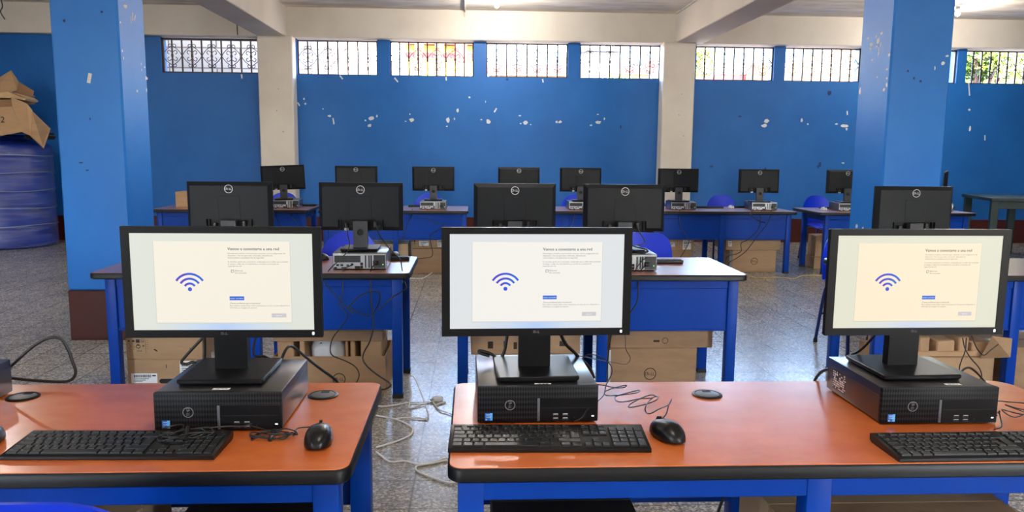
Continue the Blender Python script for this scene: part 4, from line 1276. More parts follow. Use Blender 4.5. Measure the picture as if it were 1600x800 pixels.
cord(k3, [(1.20, 1.675, .734), (1.235, 1.70, .732), (1.262, 1.745, .738), (1.275, 1.77, .745), (1.292, 1.79, .735), (1.30, 1.81, .726)], .0015)

G1 = 'cables of the front row'
cable('power_cable', PA['loop_far_left'], .0042, CABLE, 'thick black cable rising in a loop at the left edge of the near desk', group=G1)
cable('monitor_cable', PA['m1_left'], .0042, CABLE, 'black cable looping down on the left of the cream-page monitor stand', group=G1)
cable('power_cable', PA['m1_right'], .0042, CABLE, 'thick black cable from the rear of the left computer down over the desk edge', group=G1)
cable('monitor_cable', PA['m1_r2'], .0035, CABLE, 'black cable just right of the cream-page monitor stand', group=G1)
cable('monitor_cable', PA['m2_left'], .0042, CABLE, 'black cable looping on top of the computer left of the white-page monitor stand', group=G1)
cable('monitor_cable', PA['m2_right'], .0050, CABLE, 'thick black cable running down right of the white-page monitor stand', group=G1)
cable('thin_cable', PA['pc2_thin'], .0016, CABLE, 'thin black cable hanging beside the white-page computer', group=G1)
cable('monitor_cable', PA['m3_left'], .0038, CABLE, 'black cable from the warm-page monitor down to the rear of its computer', group=G1)
cable('power_cable', PA['pc3_power'], .0045, CABLE, 'black cable arching off the desk behind the computer with the printed side panel', group=G1)

cable('floor_cable', [(.66, 1.93, .006), (.655, 1.95, .20), (.66, 1.97, .38), (.69, 1.96, .47), (.732, 1.94, .5), (.80, 1.92, .502)], .004, CABLE, 'black cable arching onto the brown carton under the near right desk', group=G1)

# ------------------------------------------------------------------ middle row, seen from behind
ROW2 = 'monitors in the middle row seen from behind'
base = monitor('monitor seen from behind above the cream-page screen', (-1.352, 4.405, TOP + .093), pi, 'plain', ROW2)
for (x, y, rz, lb) in ((-.628, 4.405, 0, 'monitor seen from behind between the cream-page and white-page screens, stand in view'),
                       (.238, 4.43, -.5, 'monitor seen from behind above the white-page screen'),
                       (.862, 4.40, .5, 'monitor seen from behind above the right corner of the white-page screen'),
                       (2.565, 4.41, 1, 'monitor seen from behind in front of the right blue column')):
    dup(base, (x, y, TOP + .093), pi + R(rz), lb)
PC2 = 'computers in the middle row'
pb = computer('computer seen from behind on the left middle desk, hidden by the cream-page screen', (-1.35, 4.40, TOP), pi, PC2)
for (x, y, rz, lb) in ((-.618, 4.395, 1, 'computer with green light at the aisle end of the left middle desk'),
                       (.238, 4.42, 0, 'computer seen from behind, hidden behind the white-page screen'),
                       (.868, 4.365, 0, 'computer with grey rear panel under a bundle of cables on the glossy middle desk'),
                       (2.565, 4.40, 0, 'computer on the middle desk behind the warm-page screen')):
    dup(pb, (x, y, TOP), pi + R(rz), lb)
kb_ = keyboard('black keyboard on the glossy middle desk beside the cable bundle', (1.015, 4.565, TOP), pi, False, 'keyboards in the middle row')
dup(kb_, (-.60, 4.66, TOP), pi + R(2), 'black keyboard on the left middle desk, beyond the computer with green light')
mouse('black mouse at the aisle end of the left middle desk', (-.47, 4.70, TOP), pi, None, 'mice in the middle row')
mouse('black mouse on the left middle desk, left of the computer with the green light', (-.90, 4.62, TOP), R(80), None, 'mice in the middle row')
G2 = 'cables hanging behind the middle row'
for k, r, nm, lb in (('mid2_a', .0035, 'power_cable', 'black cable hanging in a wide tangled loop behind the left middle desk'),
                     ('mid2_b', .0035, 'power_cable', 'black cable hanging past the carton logo behind the left middle desk'),
                     ('mid2_c', .0042, 'power_cable', 'thick black cable from the grey rear panel down to the near desk corner'),
                     ('mid2_d', .0035, 'monitor_cable', 'black cable from monitor over the aisle corner of the left middle desk'),
                     ('mid2_e', .0030, 'monitor_cable', 'black cable on the left of the exposed monitor stand'),
                     ('mid4_a', .0035, 'power_cable', 'black cable hanging over the front of the glossy middle desk'),
                     ('mid4_b', .0032, 'thin_cable', 'black cable curling across the rear panel on the glossy middle desk'),
                     ('mid4_c', .0030, 'monitor_cable', 'thin black cable looping from the monitor beside the blue chair back'),
                     ('mid4_bundle', .0042, 'cable_bundle', 'bundle of black cable lying on the computer on the glossy middle desk'),
                     ('rr_a', .0032, 'power_cable', 'black cable hanging in front of the moulded pulp tray'),
                     ('rr_b', .0032, 'power_cable', 'black cable crossing another in front of the pulp tray'),
                     ('rr_c', .0028, 'thin_cable', 'thin black cable sagging across the pulp tray'),
                     ('rr_d', .0032, 'thin_cable', 'black cable arching behind the computer with the printed side panel')):
    cable(nm, PA[k], r, CABLE, lb, group=G2)

# ------------------------------------------------------------------ back row
ROW3 = 'monitors in the back row'
bm_ = monitor('tilted monitor in front of the left white column', (-2.09, 8.80, TOP + .093), pi, 'plain', ROW3)
bm_.rotation_euler = (R(-2), R(2.2), pi + R(9))
for (x, y, rz, lb) in ((-1.30, 8.80, 0, 'monitor at the back whose top edge alone shows left of the aisle'),
                       (-.443, 8.80, 1, 'monitor standing clear at the back beside the aisle, blue chair behind its stand'),
                       (.515, 8.80, 0, 'monitor at the back whose top edge alone shows between the white columns'),
                       (1.213, 8.80, -1, 'monitor at the back, its stand half hidden by a nearer monitor'),
                       (2.338, 8.82, 1, 'monitor at the back in front of the right white column'),
                       (3.265, 8.80, 0, 'monitor at the back next to the desk end by the right blue column'),
                       (4.29, 8.80, 0, 'monitor at the back cut off by the right blue column')):
    r = dup(bm_, (x, y, TOP + .093), pi + R(rz), lb)
dup(bm_, (5.425, 8.83, TOP + .093), R(60), 'monitor at the back turned edge-on, right of the blue column')
PC3 = 'computers in the back row'
c_ = computer('computer at the back with a green light, under the tilted monitor', (-2.07, 8.87, TOP), pi + R(4), PC3)
for (x, y, rz, lb) in ((-1.30, 8.87, 0, 'computer at the back hidden behind the nearer monitors, left of the aisle'),
                       (-.44, 8.79, 0, 'computer at the back beside the aisle, a red table end to its right'),
                       (.515, 8.87, 0, 'computer at the back hidden behind the white-page screen'),
                       (1.215, 8.85, 0, 'computer at the back between the white columns with cables over its panel'),
                       (2.395, 8.92, -2, 'computer at the back in front of the right white column'),
                       (3.335, 8.93, -3, 'computer at the back whose black flank shows, near the desk end'),
                       (4.32, 8.86, -4, 'computer at the back beside the right blue column'),
                       (5.42, 8.87, 60, 'computer at the back under the edge-on monitor')):
    dup(c_, (x, y, TOP), pi + R(rz), lb)
MW = mat('white_mouse_shell', rgb(214, 216, 220), .35)
w_ = mouse('white topped mouse at the back beside the last whole computer', (3.02, 9.02, TOP), pi, MW, 'mice in the back row')
dup(w_, (4.02, 8.78, TOP), pi, 'white topped mouse on the back desk behind the right blue column')
kb3 = keyboard('black keyboard on the back desk right of the right white column', (2.72, 9.12, TOP), pi, False, 'keyboards in the back row')
dup(kb3, (-2.02, 9.10, TOP), pi, 'black keyboard on the back desk under the tilted monitor')
dup(kb3, (-.52, 9.07, TOP), pi, 'black keyboard at the back behind the computer beside the aisle')
dup(kb3, (3.30, 9.20, TOP), pi, 'black keyboard at the back behind the last whole computer')
dup(kb3, (4.36, 9.12, TOP), pi, 'black keyboard at the back beside the blue column')
G3 = 'cables hanging behind the back row'
for k, lb in (('b3_a', 'black cable with bunched loops under the back computer beside the aisle'), ('b3_b', 'black cable hanging left of the back computer beside the aisle'),
              ('b1_a', 'black cable hanging straight under the tilted monitor'), ('b1_b', 'black cable slanting under the tilted monitor'),
              ('b5_a', 'black cable hanging from the back desk between the white columns'), ('b6_a', 'black cable hanging in front of the labelled cartons at the back'),
              ('b7_a', 'black cable curving in front of the stacked cartons at the back'), ('b7_b', 'second black cable curving in front of the stacked cartons at the back'),
              ('b7_c', 'short black cable sagging under the last whole back computer')):
    cable('hanging_cable', PA[k], .0040, CABLE, lb, group=G3)

# ------------------------------------------------------------------ cables on the floor
G4 = 'cables on the tiled aisle'
for k, r, m, lb in (('fl_a', .0042, CABLE_WHITE, 'white cable running across the aisle to a plug'), ('fl_b', .0045, CABLE_WHITE, 'white cable bent in a wide loop in the aisle'),
                    ('fl_c', .0042, CABLE_WHITE, 'white cable waving across the nearest aisle tiles'), ('fl_d', .0045, CABLE_WHITE, 'white cable doubling back under the near right desk corner'),
                    ('fl_e', .0040, CABLE_WHITE, 'short straight white cable in the aisle'), ('fl_e2', .0040, CABLE_WHITE, 'white cable arching up above the aisle tiles'),
                    ('fl_f', .0036, CABLE_WHITE, 'white cable from the plug towards the right desk'), ('fl_plug', .0040, CABLE_WHITE, 'short white cable end beside the plug'),
                    ('fl_back', .0045, CABLE_WHITE, 'white cable on the floor beside the far carton'), ('yellow', .0045, CABLE_YELLOW, 'yellow cable on the floor before the back row')):
    cable('floor_cable', PA[k], r, m, lb, group=G4)
b = MB(CABLE_WHITE).box(-.028, .028, -.015, .015, 0, .024, bev=.006, seg=2)
b.m(STEEL).box(-.044, -.028, -.007, .007, .008, .016)
o = b.build('power_plug', None, (-.190, 4.15, 0), (0, 0, R(20)))
tag(o, 'white mains plug lying in the aisle', 'plug')
# ------------------------------------------------------------------ cartons
def carton(label, x0, x1, y0, y1, z0, h, m=CARD, group='cardboard cartons', rz=0, tape=True):
    t = thing('cardboard_box', label, 'box', ((x0 + x1) / 2, (y0 + y1) / 2, z0), rz, group)
    X, Y = (x1 - x0) / 2, (y1 - y0) / 2
    b = MB(m).box(-X, X, -Y, Y, 0, h - .004, bev=.003)
    b.box(-X, X, -Y, -.002, h - .004, h, bev=.001)         # the two closed flaps meet along the middle
    b.box(-X, X, .002, Y, h - .004, h, bev=.001)
    b.build('body', t)
    if tape:
        tp = MB(TAPE).box(-X - .0008, X + .0008, -.024, .024, h, h + .0006)
        for s in (-1, 1):
            tp.box(s * X - .0008, s * X + .0008, -.024, .024, h - .07, h)
        tp.build('tape', t)
    t['hx'], t['hy'], t['hh'] = X, Y, h
    return t

def onfront(t, x, z, d=.0006):
    """Frame on the carton's near face, x from its middle and z from its base."""
    return frame((x, -t['hy'] - d, z), (1, 0, 0), (0, 0, 1))

def mark_logo(t, x, z, r=.036):
    m = MB()
    logo(m, onfront(t, x, z), r, CARD_INK)
    m.build('printed_logo', t, smooth=0)

def mark_label(t, x, z, w, h, name='paper_label'):
    m = MB(LABEL_WHITE)
    M = onfront(t, x, z)
    m.rect(w, h, M)
    m.m(INK)
    rnd = random.Random(round(x * 1000 + w * 77))
    q = -w * .38
    while q < w * .25:
        k = rnd.uniform(.002, .005)
        m.rect(k, h * .28, M @ Matrix.Translation((q + k / 2, h * .22, .0003)))
        q += k + .0022
    for r in range(3):
        m.rect(w * (.55 - .12 * r), h * .05, M @ Matrix.Translation((-w * (.1 + .06 * r), -h * (.05 + .14 * r), .0003)))
    m.rect(w * .14, h * .14, M @ Matrix.Translation((w * .38, h * .26, .0003)))
    m.build(name, t, smooth=0)['label'] = 'white paper label with bar code'

def mark_symbols(t, x, z):
    """Block of handling symbols."""
    m = MB(CARD_INK)
    M = onfront(t, x, z)
    at = lambda dx, dz: M @ Matrix.Translation((dx, dz, 0))
    for i, (w, h) in enumerate(((.010, .008), (.013, .013), (.021, .019), (.0, .0))):
        if w:
            m.rect(w, h, at(-.072 + i * .024, .032))
    m.ring(.008, .0095, at(.004, .036), 16)
    m.text('CE', .017, at(.0, .024))
    m.ring(.009, .0125, at(-.023, .002), 18)
    m.poly([at(-.031, .006) @ Vector(p) for p in ((0, 0, .0002), (.016, 0, .0002), (.008, .010, .0002))])
    for k in range(5):
        m.rect(.0025, .010 - .001 * k, at(-.070 + .005 * (k % 2), .016 - .011 * k))
    m.poly([at(.0, .0) @ Vector(p) for p in ((0, 0, 0), (.014, .004, 0), (.002, .010, 0))])
    for k in range(5):
        m.rect(.012 - .002 * (k % 2), .0018, at(-.047, .016 - .0075 * k))
        m.rect(.010, .0015, at(.028, .036 - .012 * k))
    m.rect(.0016, .075, at(.018, .0))
    m.rect(.030, .003, at(-.018, -.024))
    m.poly([at(.058, -.026) @ Vector(p) for p in ((0, .010, 0), (.010, .014, 0), (.024, .002, 0), (.020, -.002, 0))])
    m.build('handling_lettering', t, smooth=0)

def open_carton(label, x0, x1, y0, y1, z0, h, m=CARD, flaps=(), group='cardboard cartons', wall=.005):
    t = thing('open_carton', label, 'box', ((x0 + x1) / 2, (y0 + y1) / 2, z0), 0, group)
    X, Y = (x1 - x0) / 2, (y1 - y0) / 2
    b = MB(m).box(-X, X, -Y, Y, 0, .006)
    b.box(-X, X, -Y, -Y + wall, .006, h)
    b.box(-X, X, Y - wall, Y, .006, h)
    b.box(-X, -X + wall, -Y + wall, Y - wall, .006, h)
    b.box(X - wall, X, -Y + wall, Y - wall, .006, h)
    b.build('body', t, smooth=0)
    for side, ln, ang in flaps:
        f = MB(m)
        dz, do = ln * sin(R(ang)), ln * cos(R(ang))
        th = .004
        if side == 'x+':
            f.prism([(X, -Y, h), (X, Y, h), (X + do, Y - .01, h + dz), (X + do, -Y + .01, h + dz)], (0, 0, th))
        elif side == 'x-':
            f.prism([(-X, -Y, h), (-X, Y, h), (-X - do, Y - .01, h + dz), (-X - do, -Y + .01, h + dz)], (0, 0, th))
        elif side == 'y+':
            f.prism([(-X, Y, h), (X, Y, h), (X - .01, Y + do, h + dz), (-X + .01, Y + do, h + dz)], (0, 0, th))
        else:
            f.prism([(-X, -Y, h), (X, -Y, h), (X - .01, -Y - do, h + dz), (-X + .01, -Y - do, h + dz)], (0, 0, th))
        f.build('flap', t, smooth=0)
    t['hx'], t['hy'], t['hh'] = X, Y, h
    return t

GB = 'cartons under the middle row'
a = carton('carton with bar code label and hand hole under the left middle desk', -1.905, -1.50, 4.30, 4.66, 0, .202, CARD, GB)
mark_label(a, -.114, .092, .142, .056)
mark_label(a, .124, .152, .085, .075)
m = MB(HOLE)
M = onfront(a, .012, .075)
m.poly([M @ Vector((.045 * (1 if cos(k) > 0 else -1) * .6 + .018 * cos(k), .014 * sin(k), 0)) for k in [2 * pi * i / 24 for i in range(24)]])
m.build('hand_hole', a, smooth=0)
m = MB(CARD_INK).rect(.004, .022, onfront(a, .010, .160))
m.build('printed_arrow', a, smooth=0)
b_ = carton('carton printed with handling symbols, topmost of its stack under the left middle desk', -1.90, -1.485, 4.29, 4.65, .203, .165, CARD, GB, R(-1))
mark_symbols(b_, -.118, .070)
m = MB(CARD_INK).rect(.003, .022, onfront(b_, .14, .055))
m.build('printed_arrow', b_, smooth=0)

d = open_carton('large open carton with a ring logo, under the left middle desk', -1.105, -.487, 4.29, 4.67, 0, .214, CARD, (('x+', .04, -75), ('x-', .04, -75)), GB)
mark_logo(d, .050, .083)
# pulp end pieces, a bag and another flat carton standing in it
for x0, x1 in ((-1.09, -1.0), (-.967, -.937), (-.715, -.70), (-.686, -.660), (-.628, -.51)):
    o = MB(PULP).box(x0, x1, 4.32, 4.62, .007, .298, bev=.006).build('packing_insert')
    tag(o, 'moulded pulp packing block standing in the large open carton', 'packing', 'packing blocks in the large open carton')
MB_ = MB(BAG)
MB_.loops([[(-.83 + .098 * k * cos(2 * pi * i / 20), 4.44 + .075 * k * sin(2 * pi * i / 20) + .01 * sin(i * 1.9), z + .006 * sin(i * 2.3)) for i in range(20)] for k, z in ((.75, .008), (.95, .10), (1, .235), (.98, .250), (.78, .276), (.40, .290))])
MB_.m(INK)
for k in range(6):
    MB_.rect(.010, .006, frame((-.86 + k * .013, 4.44 - .0775 + .02, .268 - .004 * (k % 2)), (1, 0, 0), (0, .8, 1)))
tag(MB_.build('plastic_bag', smooth=60), 'crumpled white plastic bag between the packing blocks in the open carton', 'bag')
carton('flat carton lying across the packing blocks of the large open carton', -1.11, -.50, 4.30, 4.66, .299, .062, CARD_B, GB)

carton('carton under the glossy middle desk, hidden by the computer right of the aisle', .05, .57, 4.30, 4.62, 0, .221, CARD_B, GB)
e = carton('carton with worn lower edge on the stack left under the glossy middle desk', -.010, .604, 4.29, 4.60, .2225, .135, CARD, GB, R(1))
mark_label(e, -.10, .118, .10, .012)
m = MB(CARD_INK)
for x, z, w, h in ((-.20, .055, .03, .04), (-.12, .055, .012, .045), (-.06, .05, .02, .04), (.21, .06, .04, .03)):
    m.rect(w, h, onfront(e, x, z))
m.build('printed_lettering', e, smooth=0)
g = carton('tall carton with a ring logo under the bare end of the glossy middle desk', .770, 1.276, 4.29, 4.64, 0, .257, CARD_B, GB)
mark_logo(g, -.012, .105, .036)
mw = MB(TAPE_WHITE).box(-.2535, -.240, -.1762, -.1752, .0, .245).build('edge_tape', g)
q = carton('long low carton lying on the tall logo carton under the glossy middle desk', .775, 1.362, 4.285, 4.63, .258, .105, CARD_B, GB, R(.6))
m = MB(CARD_INK)
m.rect(.035, .012, onfront(q, -.03, .04))
m.ring(.015, .018, onfront(q, .02, .042), 16)
m.build('printed_lettering', q, smooth=0)

r_ = carton('carton under the desk behind the warm-page screen, carrying a pulp tray', 2.40, 2.99, 4.225, 4.64, 0, .212, CARD, GB)
tray = MB(PULP)
tray.box(2.43, 2.99, 4.235, 4.25, .213, .245, bev=.004)
for i, (x0, x1, h) in enumerate(((2.43, 2.52, .112), (2.55, 2.61, .118), (2.65, 2.76, .095), (2.78, 2.84, .115), (2.86, 2.99, .085))):
    tray.box(x0, x1, 4.24, 4.60, .213, .213 + h, bev=.008)
tag(tray.build('packing_tray'), 'moulded pulp packing tray on a carton behind the warm-page computer', 'packing')
f = MB(CARD).prism([(2.90, 4.222, .205), (2.99, 4.10, .245), (2.99, 4.10, .352), (2.90, 4.135, .358)], (.004, .004, 0)).build('flap', r_)
f.matrix_world = Matrix.Identity(4)
f.matrix_parent_inverse = Matrix.Translation(-r_.location)
carton('carton right of the middle leg of the desk behind the warm-page screen', 3.10, 3.60, 4.28, 4.66, 0, .255, CARD_B, GB)

GC = 'cartons under the back row'
o = carton('labelled carton on top of the stack under the second back desk', -.675, -.16, 8.66, 9.0, .2785, .097, CARD, GC)
mark_label(o, -.125, .052, .105, .052)
mark_label(o, .055, .055, .06, .085)
mark_symbols(o, -.205, .045)
carton('plain carton on the floor under the second back desk', -.672, -.17, 8.64, 9.0, 0, .2765, CARD_B, GC)
carton('pale carton between the legs of the second back desk', -1.42, -.715, 8.62, 9.06, 0, .33, mat('pale_cardboard', rgb(196, 168, 130), .8, noise=(3, rgb(176, 146, 110), .8, (1, 1, 14))), GC)
o = carton('carton with two white labels under the back desk by the right white column', 2.09, 2.52, 8.76, 9.12, .2515, .12, CARD, GC)
mark_label(o, -.055, .062, .105, .05)
mark_label(o, .135, .06, .095, .105)
carton('dark worn carton below the one with two white labels', 2.10, 2.50, 8.77, 9.12, 0, .25, CARD_B, GC)
o = carton('carton with a ring logo and white taped corner under the back desk end', 2.975, 3.487, 8.76, 9.16, 0, .254, CARD, GC)
mark_logo(o, .0, .125, .040)
MB(TAPE_WHITE).box(-.2570, -.2555, -.19, -.10, .01, .24).build('edge_tape', o)
o = carton('long carton on top of the taped logo carton under the back desk end', 2.89, 3.525, 8.75, 9.16, .2555, .115, CARD, GC)
mark_label(o, -.27, .07, .04, .06)
carton('low carton on the floor beside the leg of the last back desk', 4.06, 4.55, 9.01, 9.29, 0, .14, CARD, GC, R(-3))
carton('upright carton stacked on the low one beside the last back desk', 4.075, 4.50, 9.04, 9.28, .1415, .25, CARD, GC, R(-3))
carton('small brown carton standing on the back desk beside the left blue column', -3.268, -2.94, 8.78, 9.02, TOP, .168, CARD, 'cartons on desks')

GD = 'cartons under the front row'
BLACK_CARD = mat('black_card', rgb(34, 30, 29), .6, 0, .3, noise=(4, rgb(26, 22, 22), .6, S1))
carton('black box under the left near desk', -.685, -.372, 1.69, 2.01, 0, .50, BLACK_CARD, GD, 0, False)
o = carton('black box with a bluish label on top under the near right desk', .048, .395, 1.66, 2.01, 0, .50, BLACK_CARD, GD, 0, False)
m = MB(mat('blue_grey_label', rgb(70, 86, 120), .4)).rect(.085, .10, Matrix.Translation((.10, .10, .5006)))
m.build('top_label', o, smooth=0)
carton('brown carton under the near right desk behind its middle leg', .735, 1.335, 1.655, 2.015, 0, .495, CARD_B, GD)
carton('taped carton under the left near desk behind the chair', -1.02, -.80, 1.72, 2.02, 0, .50, CARD, GD)

# ------------------------------------------------------------------ water tank wrapped in film, empty cartons on top
t = thing('water_tank', 'large blue plastic water tank wrapped in clear film by the back wall', 'tank', (-6.40, 11.07, 0))
prof = [(.56, 0), (.60, .03)]
z = .06
while z < 1.30:
    prof += [(.600, z), (.600, z + .19), (.594, z + .205), (.594, z + .22), (.600, z + .235)]
    z += .235
prof = [p for p in prof if p[1] < 1.31] + [(.598, 1.33), (.575, 1.375), (.52, 1.405), (.40, 1.44), (.30, 1.46)]
MB(TANK).lathe(prof, 64).build('tank_body', t, smooth=30)
MB(TANK).lathe([(.29, 1.455), (.30, 1.49), (.28, 1.51), (.10, 1.52), (.02, 1.52)], 48).build('lid', t, smooth=30)
def film_material():
    m = bpy.data.materials.new('clear_film')
    m.use_nodes = True
    nt = m.node_tree
    N, L = nt.nodes, nt.links
    b = N['Principled BSDF']
    b.inputs['Base Color'].default_value = rgb(205, 212, 226)
    b.inputs['Roughness'].default_value = .22
    tc, mp, n, r = N.new('ShaderNodeTexCoord'), N.new('ShaderNodeMapping'), N.new('ShaderNodeTexNoise'), N.new('ShaderNodeValToRGB')
    mp.inputs['Scale'].default_value = (1.2, 1.2, 16)
    n.inputs['Scale'].default_value, n.inputs['Detail'].default_value = 2.5, 6
    r.color_ramp.elements[0].position, r.color_ramp.elements[1].position = .42, .80
    r.color_ramp.elements[0].color, r.color_ramp.elements[1].color = (.02, .02, .02, 1), (.26, .26, .26, 1)
    L.new(tc.outputs['Object'], mp.inputs[0]); L.new(mp.outputs[0], n.inputs['Vector']); L.new(n.outputs['Fac'], r.inputs[0])
    L.new(r.outputs[0], b.inputs['Alpha'])
    return m
FILM = film_material()
fm = MB(FILM)
n_ = 72
loops_ = []
for k in range(26):
    z = .02 + 1.33 * k / 25
    loops_.append([(((.606 if k < 25 else .59) + .003 * sin(5 * a + k * 1.3) + .003 * sin(k * 2.1)) * cos(a), ((.606 if k < 25 else .59) + .003 * sin(5 * a + k * 1.3) + .003 * sin(k * 2.1)) * sin(a), z) for a in [2 * pi * i / n_ for i in range(n_)]])
fm.loops(loops_, False, False)
fm.build('wrapping_film', t, smooth=70)
BAND = mat('film_edge', rgb(170, 182, 206), .3, alpha=.45)
for z in (.30, .535, .77, 1.005, 1.235):
    MB(BAND).loops([[(.6115 * cos(a), .6115 * sin(a), z + dz + .010 * sin(3 * a + z * 9)) for a in [2 * pi * i / n_ for i in range(n_)]] for dz in (0, .012)], False, False).build('film_band', t, smooth=70)

def sheet(pts, m, d=(0, .008, 0), fan=True):
    return MB(m).prism(pts, d)
t = thing('flattened_carton', 'large folded carton draped over the top of the water tank', 'box', (0, 0, 0), 0, 'empty cartons on the water tank')
sheet([(-6.404, 10.60, 1.847), (-5.964, 10.60, 1.868), (-5.815, 10.52, 1.543), (-6.084, 10.52, 1.49), (-6.409, 10.52, 1.45)], CARD).build('panel', t, smooth=0)
MB(CARD).prism([(-5.99, 10.64, 1.99), (-5.788, 10.62, 1.906), (-5.714, 10.60, 1.817), (-5.68, 10.46, 1.494), (-5.734, 10.46, 1.515), (-5.815, 10.51, 1.543), (-5.956, 10.60, 1.86)], (.004, .008, .003)).build('panel', t, smooth=0)
MB(CARD_B).prism([(-5.714, 10.60, 1.817), (-5.573, 10.75, 1.593), (-5.513, 10.44, 1.333), (-5.68, 10.46, 1.494)], (-.006, .006, -.004)).build('side_flap', t, smooth=0)
MB(CARD_IN).prism([(-6.35, 11.25, 1.53), (-5.80, 11.20, 1.54), (-5.70, 10.62, 1.55), (-6.35, 10.62, 1.56)], (0, 0, .008)).build('under_panel', t, smooth=0)
m = MB(CARD_INK).text('2', .11, frame((-6.06, 10.535, 1.66), (1, 0, 0), (.05, .1, 1)))
m.build('pen_mark', t, smooth=0)
t = thing('flattened_carton', 'torn carton tilted on top of the pile on the water tank', 'box', (0, 0, 0), 0, 'empty cartons on the water tank')
sheet([(-6.55, 10.9, 2.09), (-6.138, 10.95, 2.357), (-5.967, 10.8, 2.196), (-6.0, 10.8, 2.089), (-6.358, 10.72, 1.924)], CARD).build('panel', t, smooth=0)
sheet([(-5.967, 10.812, 2.196), (-5.905, 11.03, 2.10), (-5.925, 11.03, 2.02), (-6.05, 10.82, 2.05)], CARD_IN).build('side_flap', t, smooth=0)
MB(CARD_IN).prism([(-6.50, 10.75, 1.95), (-6.0, 10.82, 2.05), (-5.93, 11.10, 2.03), (-6.45, 11.25, 1.98)], (0, 0, .008)).build('under_panel', t, smooth=0)
t = thing('flattened_carton', 'narrow pale torn strip of carton wedged in the pile on the water tank', 'box', (0, 0, 0), 0, 'empty cartons on the water tank')
MB(mat('pale_card', rgb(190, 160, 122), .8)).prism([(-6.272, 10.66, 2.031), (-6.029, 10.66, 2.059), (-5.872, 10.66, 2.012), (-5.854, 10.74, 1.976), (-5.864, 10.72, 1.955), (-5.943, 10.65, 1.975), (-6.263, 10.65, 1.985)], (0, .30, -.01)).build('panel', t, smooth=0)
MB(CARD_IN).prism([(-6.3, 10.68, 1.86), (-5.97, 10.68, 1.875), (-5.96, 11.15, 1.93), (-6.3, 11.15, 1.93)], (0, 0, .09)).build('folded_stack', t, smooth=0)
t = thing('flattened_carton', 'dark crumpled carton edge poking out behind the pile on the water tank', 'box', (0, 0, 0), 0, 'empty cartons on the water tank')
MB(BLACK_CARD).prism([(-5.90, 10.75, 1.53), (-5.634, 10.98, 1.495), (-5.627, 10.93, 1.452), (-5.90, 10.72, 1.46)], (0, .01, .004)).build('panel', t, smooth=0)
MB(BLACK_CARD).prism([(-5.90, 10.80, 1.56), (-5.66, 11.0, 1.535), (-5.65, 10.98, 1.510), (-5.90, 10.78, 1.52)], (0, .01, .004)).build('panel', t, smooth=0)
# ------------------------------------------------------------------ what stands outside the high openings
PL = lambda n, c, k=.8: mat(n, c, k)
struct(MB(PL('yard_ground', rgb(150, 140, 122))).box(-40, 60, WT + .02, 90, -.5, -.05).build('ground_outside', smooth=0))
def block_material():
    m = bpy.data.materials.new('plastered_blocks')
    m.use_nodes = True
    nt = m.node_tree
    b = nt.nodes['Principled BSDF']
    b.inputs['Roughness'].default_value = .9
    g = nt.nodes.new('ShaderNodeTexCoord')
    mp = nt.nodes.new('ShaderNodeMapping')
    mp.inputs['Rotation'].default_value = (R(90), 0, 0)
    br = nt.nodes.new('ShaderNodeTexBrick')
    br.inputs['Scale'].default_value = 1
    br.inputs['Brick Width'].default_value, br.inputs['Row Height'].default_value = .8, .34
    br.inputs['Mortar Size'].default_value = .012
    br.inputs['Color1'].default_value, br.inputs['Color2'].default_value = rgb(214, 198, 178), rgb(202, 187, 168)
    br.inputs['Mortar'].default_value = rgb(140, 122, 104)
    nt.links.new(g.outputs['Object'], mp.inputs[0])
    nt.links.new(mp.outputs[0], br.inputs['Vector'])
    nt.links.new(br.outputs[0], b.inputs['Base Color'])
    return m
struct(MB(block_material()).box(-9, -1.62, 14.0, 14.2, -.1, 4.6).build('wall_outside', smooth=0))

# added roof out of view, put here to shade the plastered wall
struct(MB(PL('shade_roof_sheet', rgb(140, 140, 140))).box(-9.2, -1.95, WT + .06, 14.0, 3.62, 3.66).build('added_shade_roof', smooth=0))

def house(label, x0, x1, y0, y1, h, wallc, roofc, rise=.8, n=3, band=None):
    t = thing('house', label, 'house', ((x0 + x1) / 2, (y0 + y1) / 2, -.05), 0, 'houses outside the high openings')
    X, Y = (x1 - x0) / 2, (y1 - y0) / 2
    MB(wallc).box(-X, X, -Y, Y, 0, h).build('walls', t, smooth=0)
    r = MB(roofc).prism([(-X - .15, -Y - .25, h), (-X - .15, Y + .25, h + rise), (-X - .15, Y + .25, h + rise + .08), (-X - .15, -Y - .25, h + .08)], (2 * X + .3, 0, 0))
    k = int((2 * X + .3) / .25)
    for i in range(k):
        xx = -X - .15 + .25 * (i + .5)
        r.prism([(xx - .03, -Y - .25, h + .08), (xx + .03, -Y - .25, h + .08), (xx, -Y - .25, h + .12)], (0, 2 * Y + .5, rise))
    r.build('roof', t, smooth=0)
    for i in range(n):
        xx = -X + 2 * X * (i + .5) / n
        MB(HOLE).box(xx - .3, xx + .3, -Y - .02, -Y + .02, h - 1.3, h - .55).build('window', t, smooth=0)
    if band:
        MB(band).box(-X - .01, X + .01, -Y - .03, -Y + .01, h - .30, h - .16).build('painted_band', t, smooth=0)
    return t
RED = PL('red_paint', rgb(150, 24, 18), .6)
house('yellow house with a red painted band beyond the second barred opening', -1.5, .06, 18, 21, 3.72, PL('yellow_plaster', rgb(214, 164, 58)), RED, .3, 0, RED)
house('white house with rusty roof beyond the middle openings', .5, 3.1, 25, 29, 3.75, PL('cream_plaster', rgb(122, 100, 76)), PL('rust_sheet', rgb(84, 40, 24)), .7, 3)
house('white house under a grey roof beyond the opening left of the right white column', 2.7, 3.5, 19.0, 21.3, 3.75, PL('white_plaster', rgb(240, 238, 232)), PL('grey_sheet', rgb(80, 84, 104)), .25, 0)
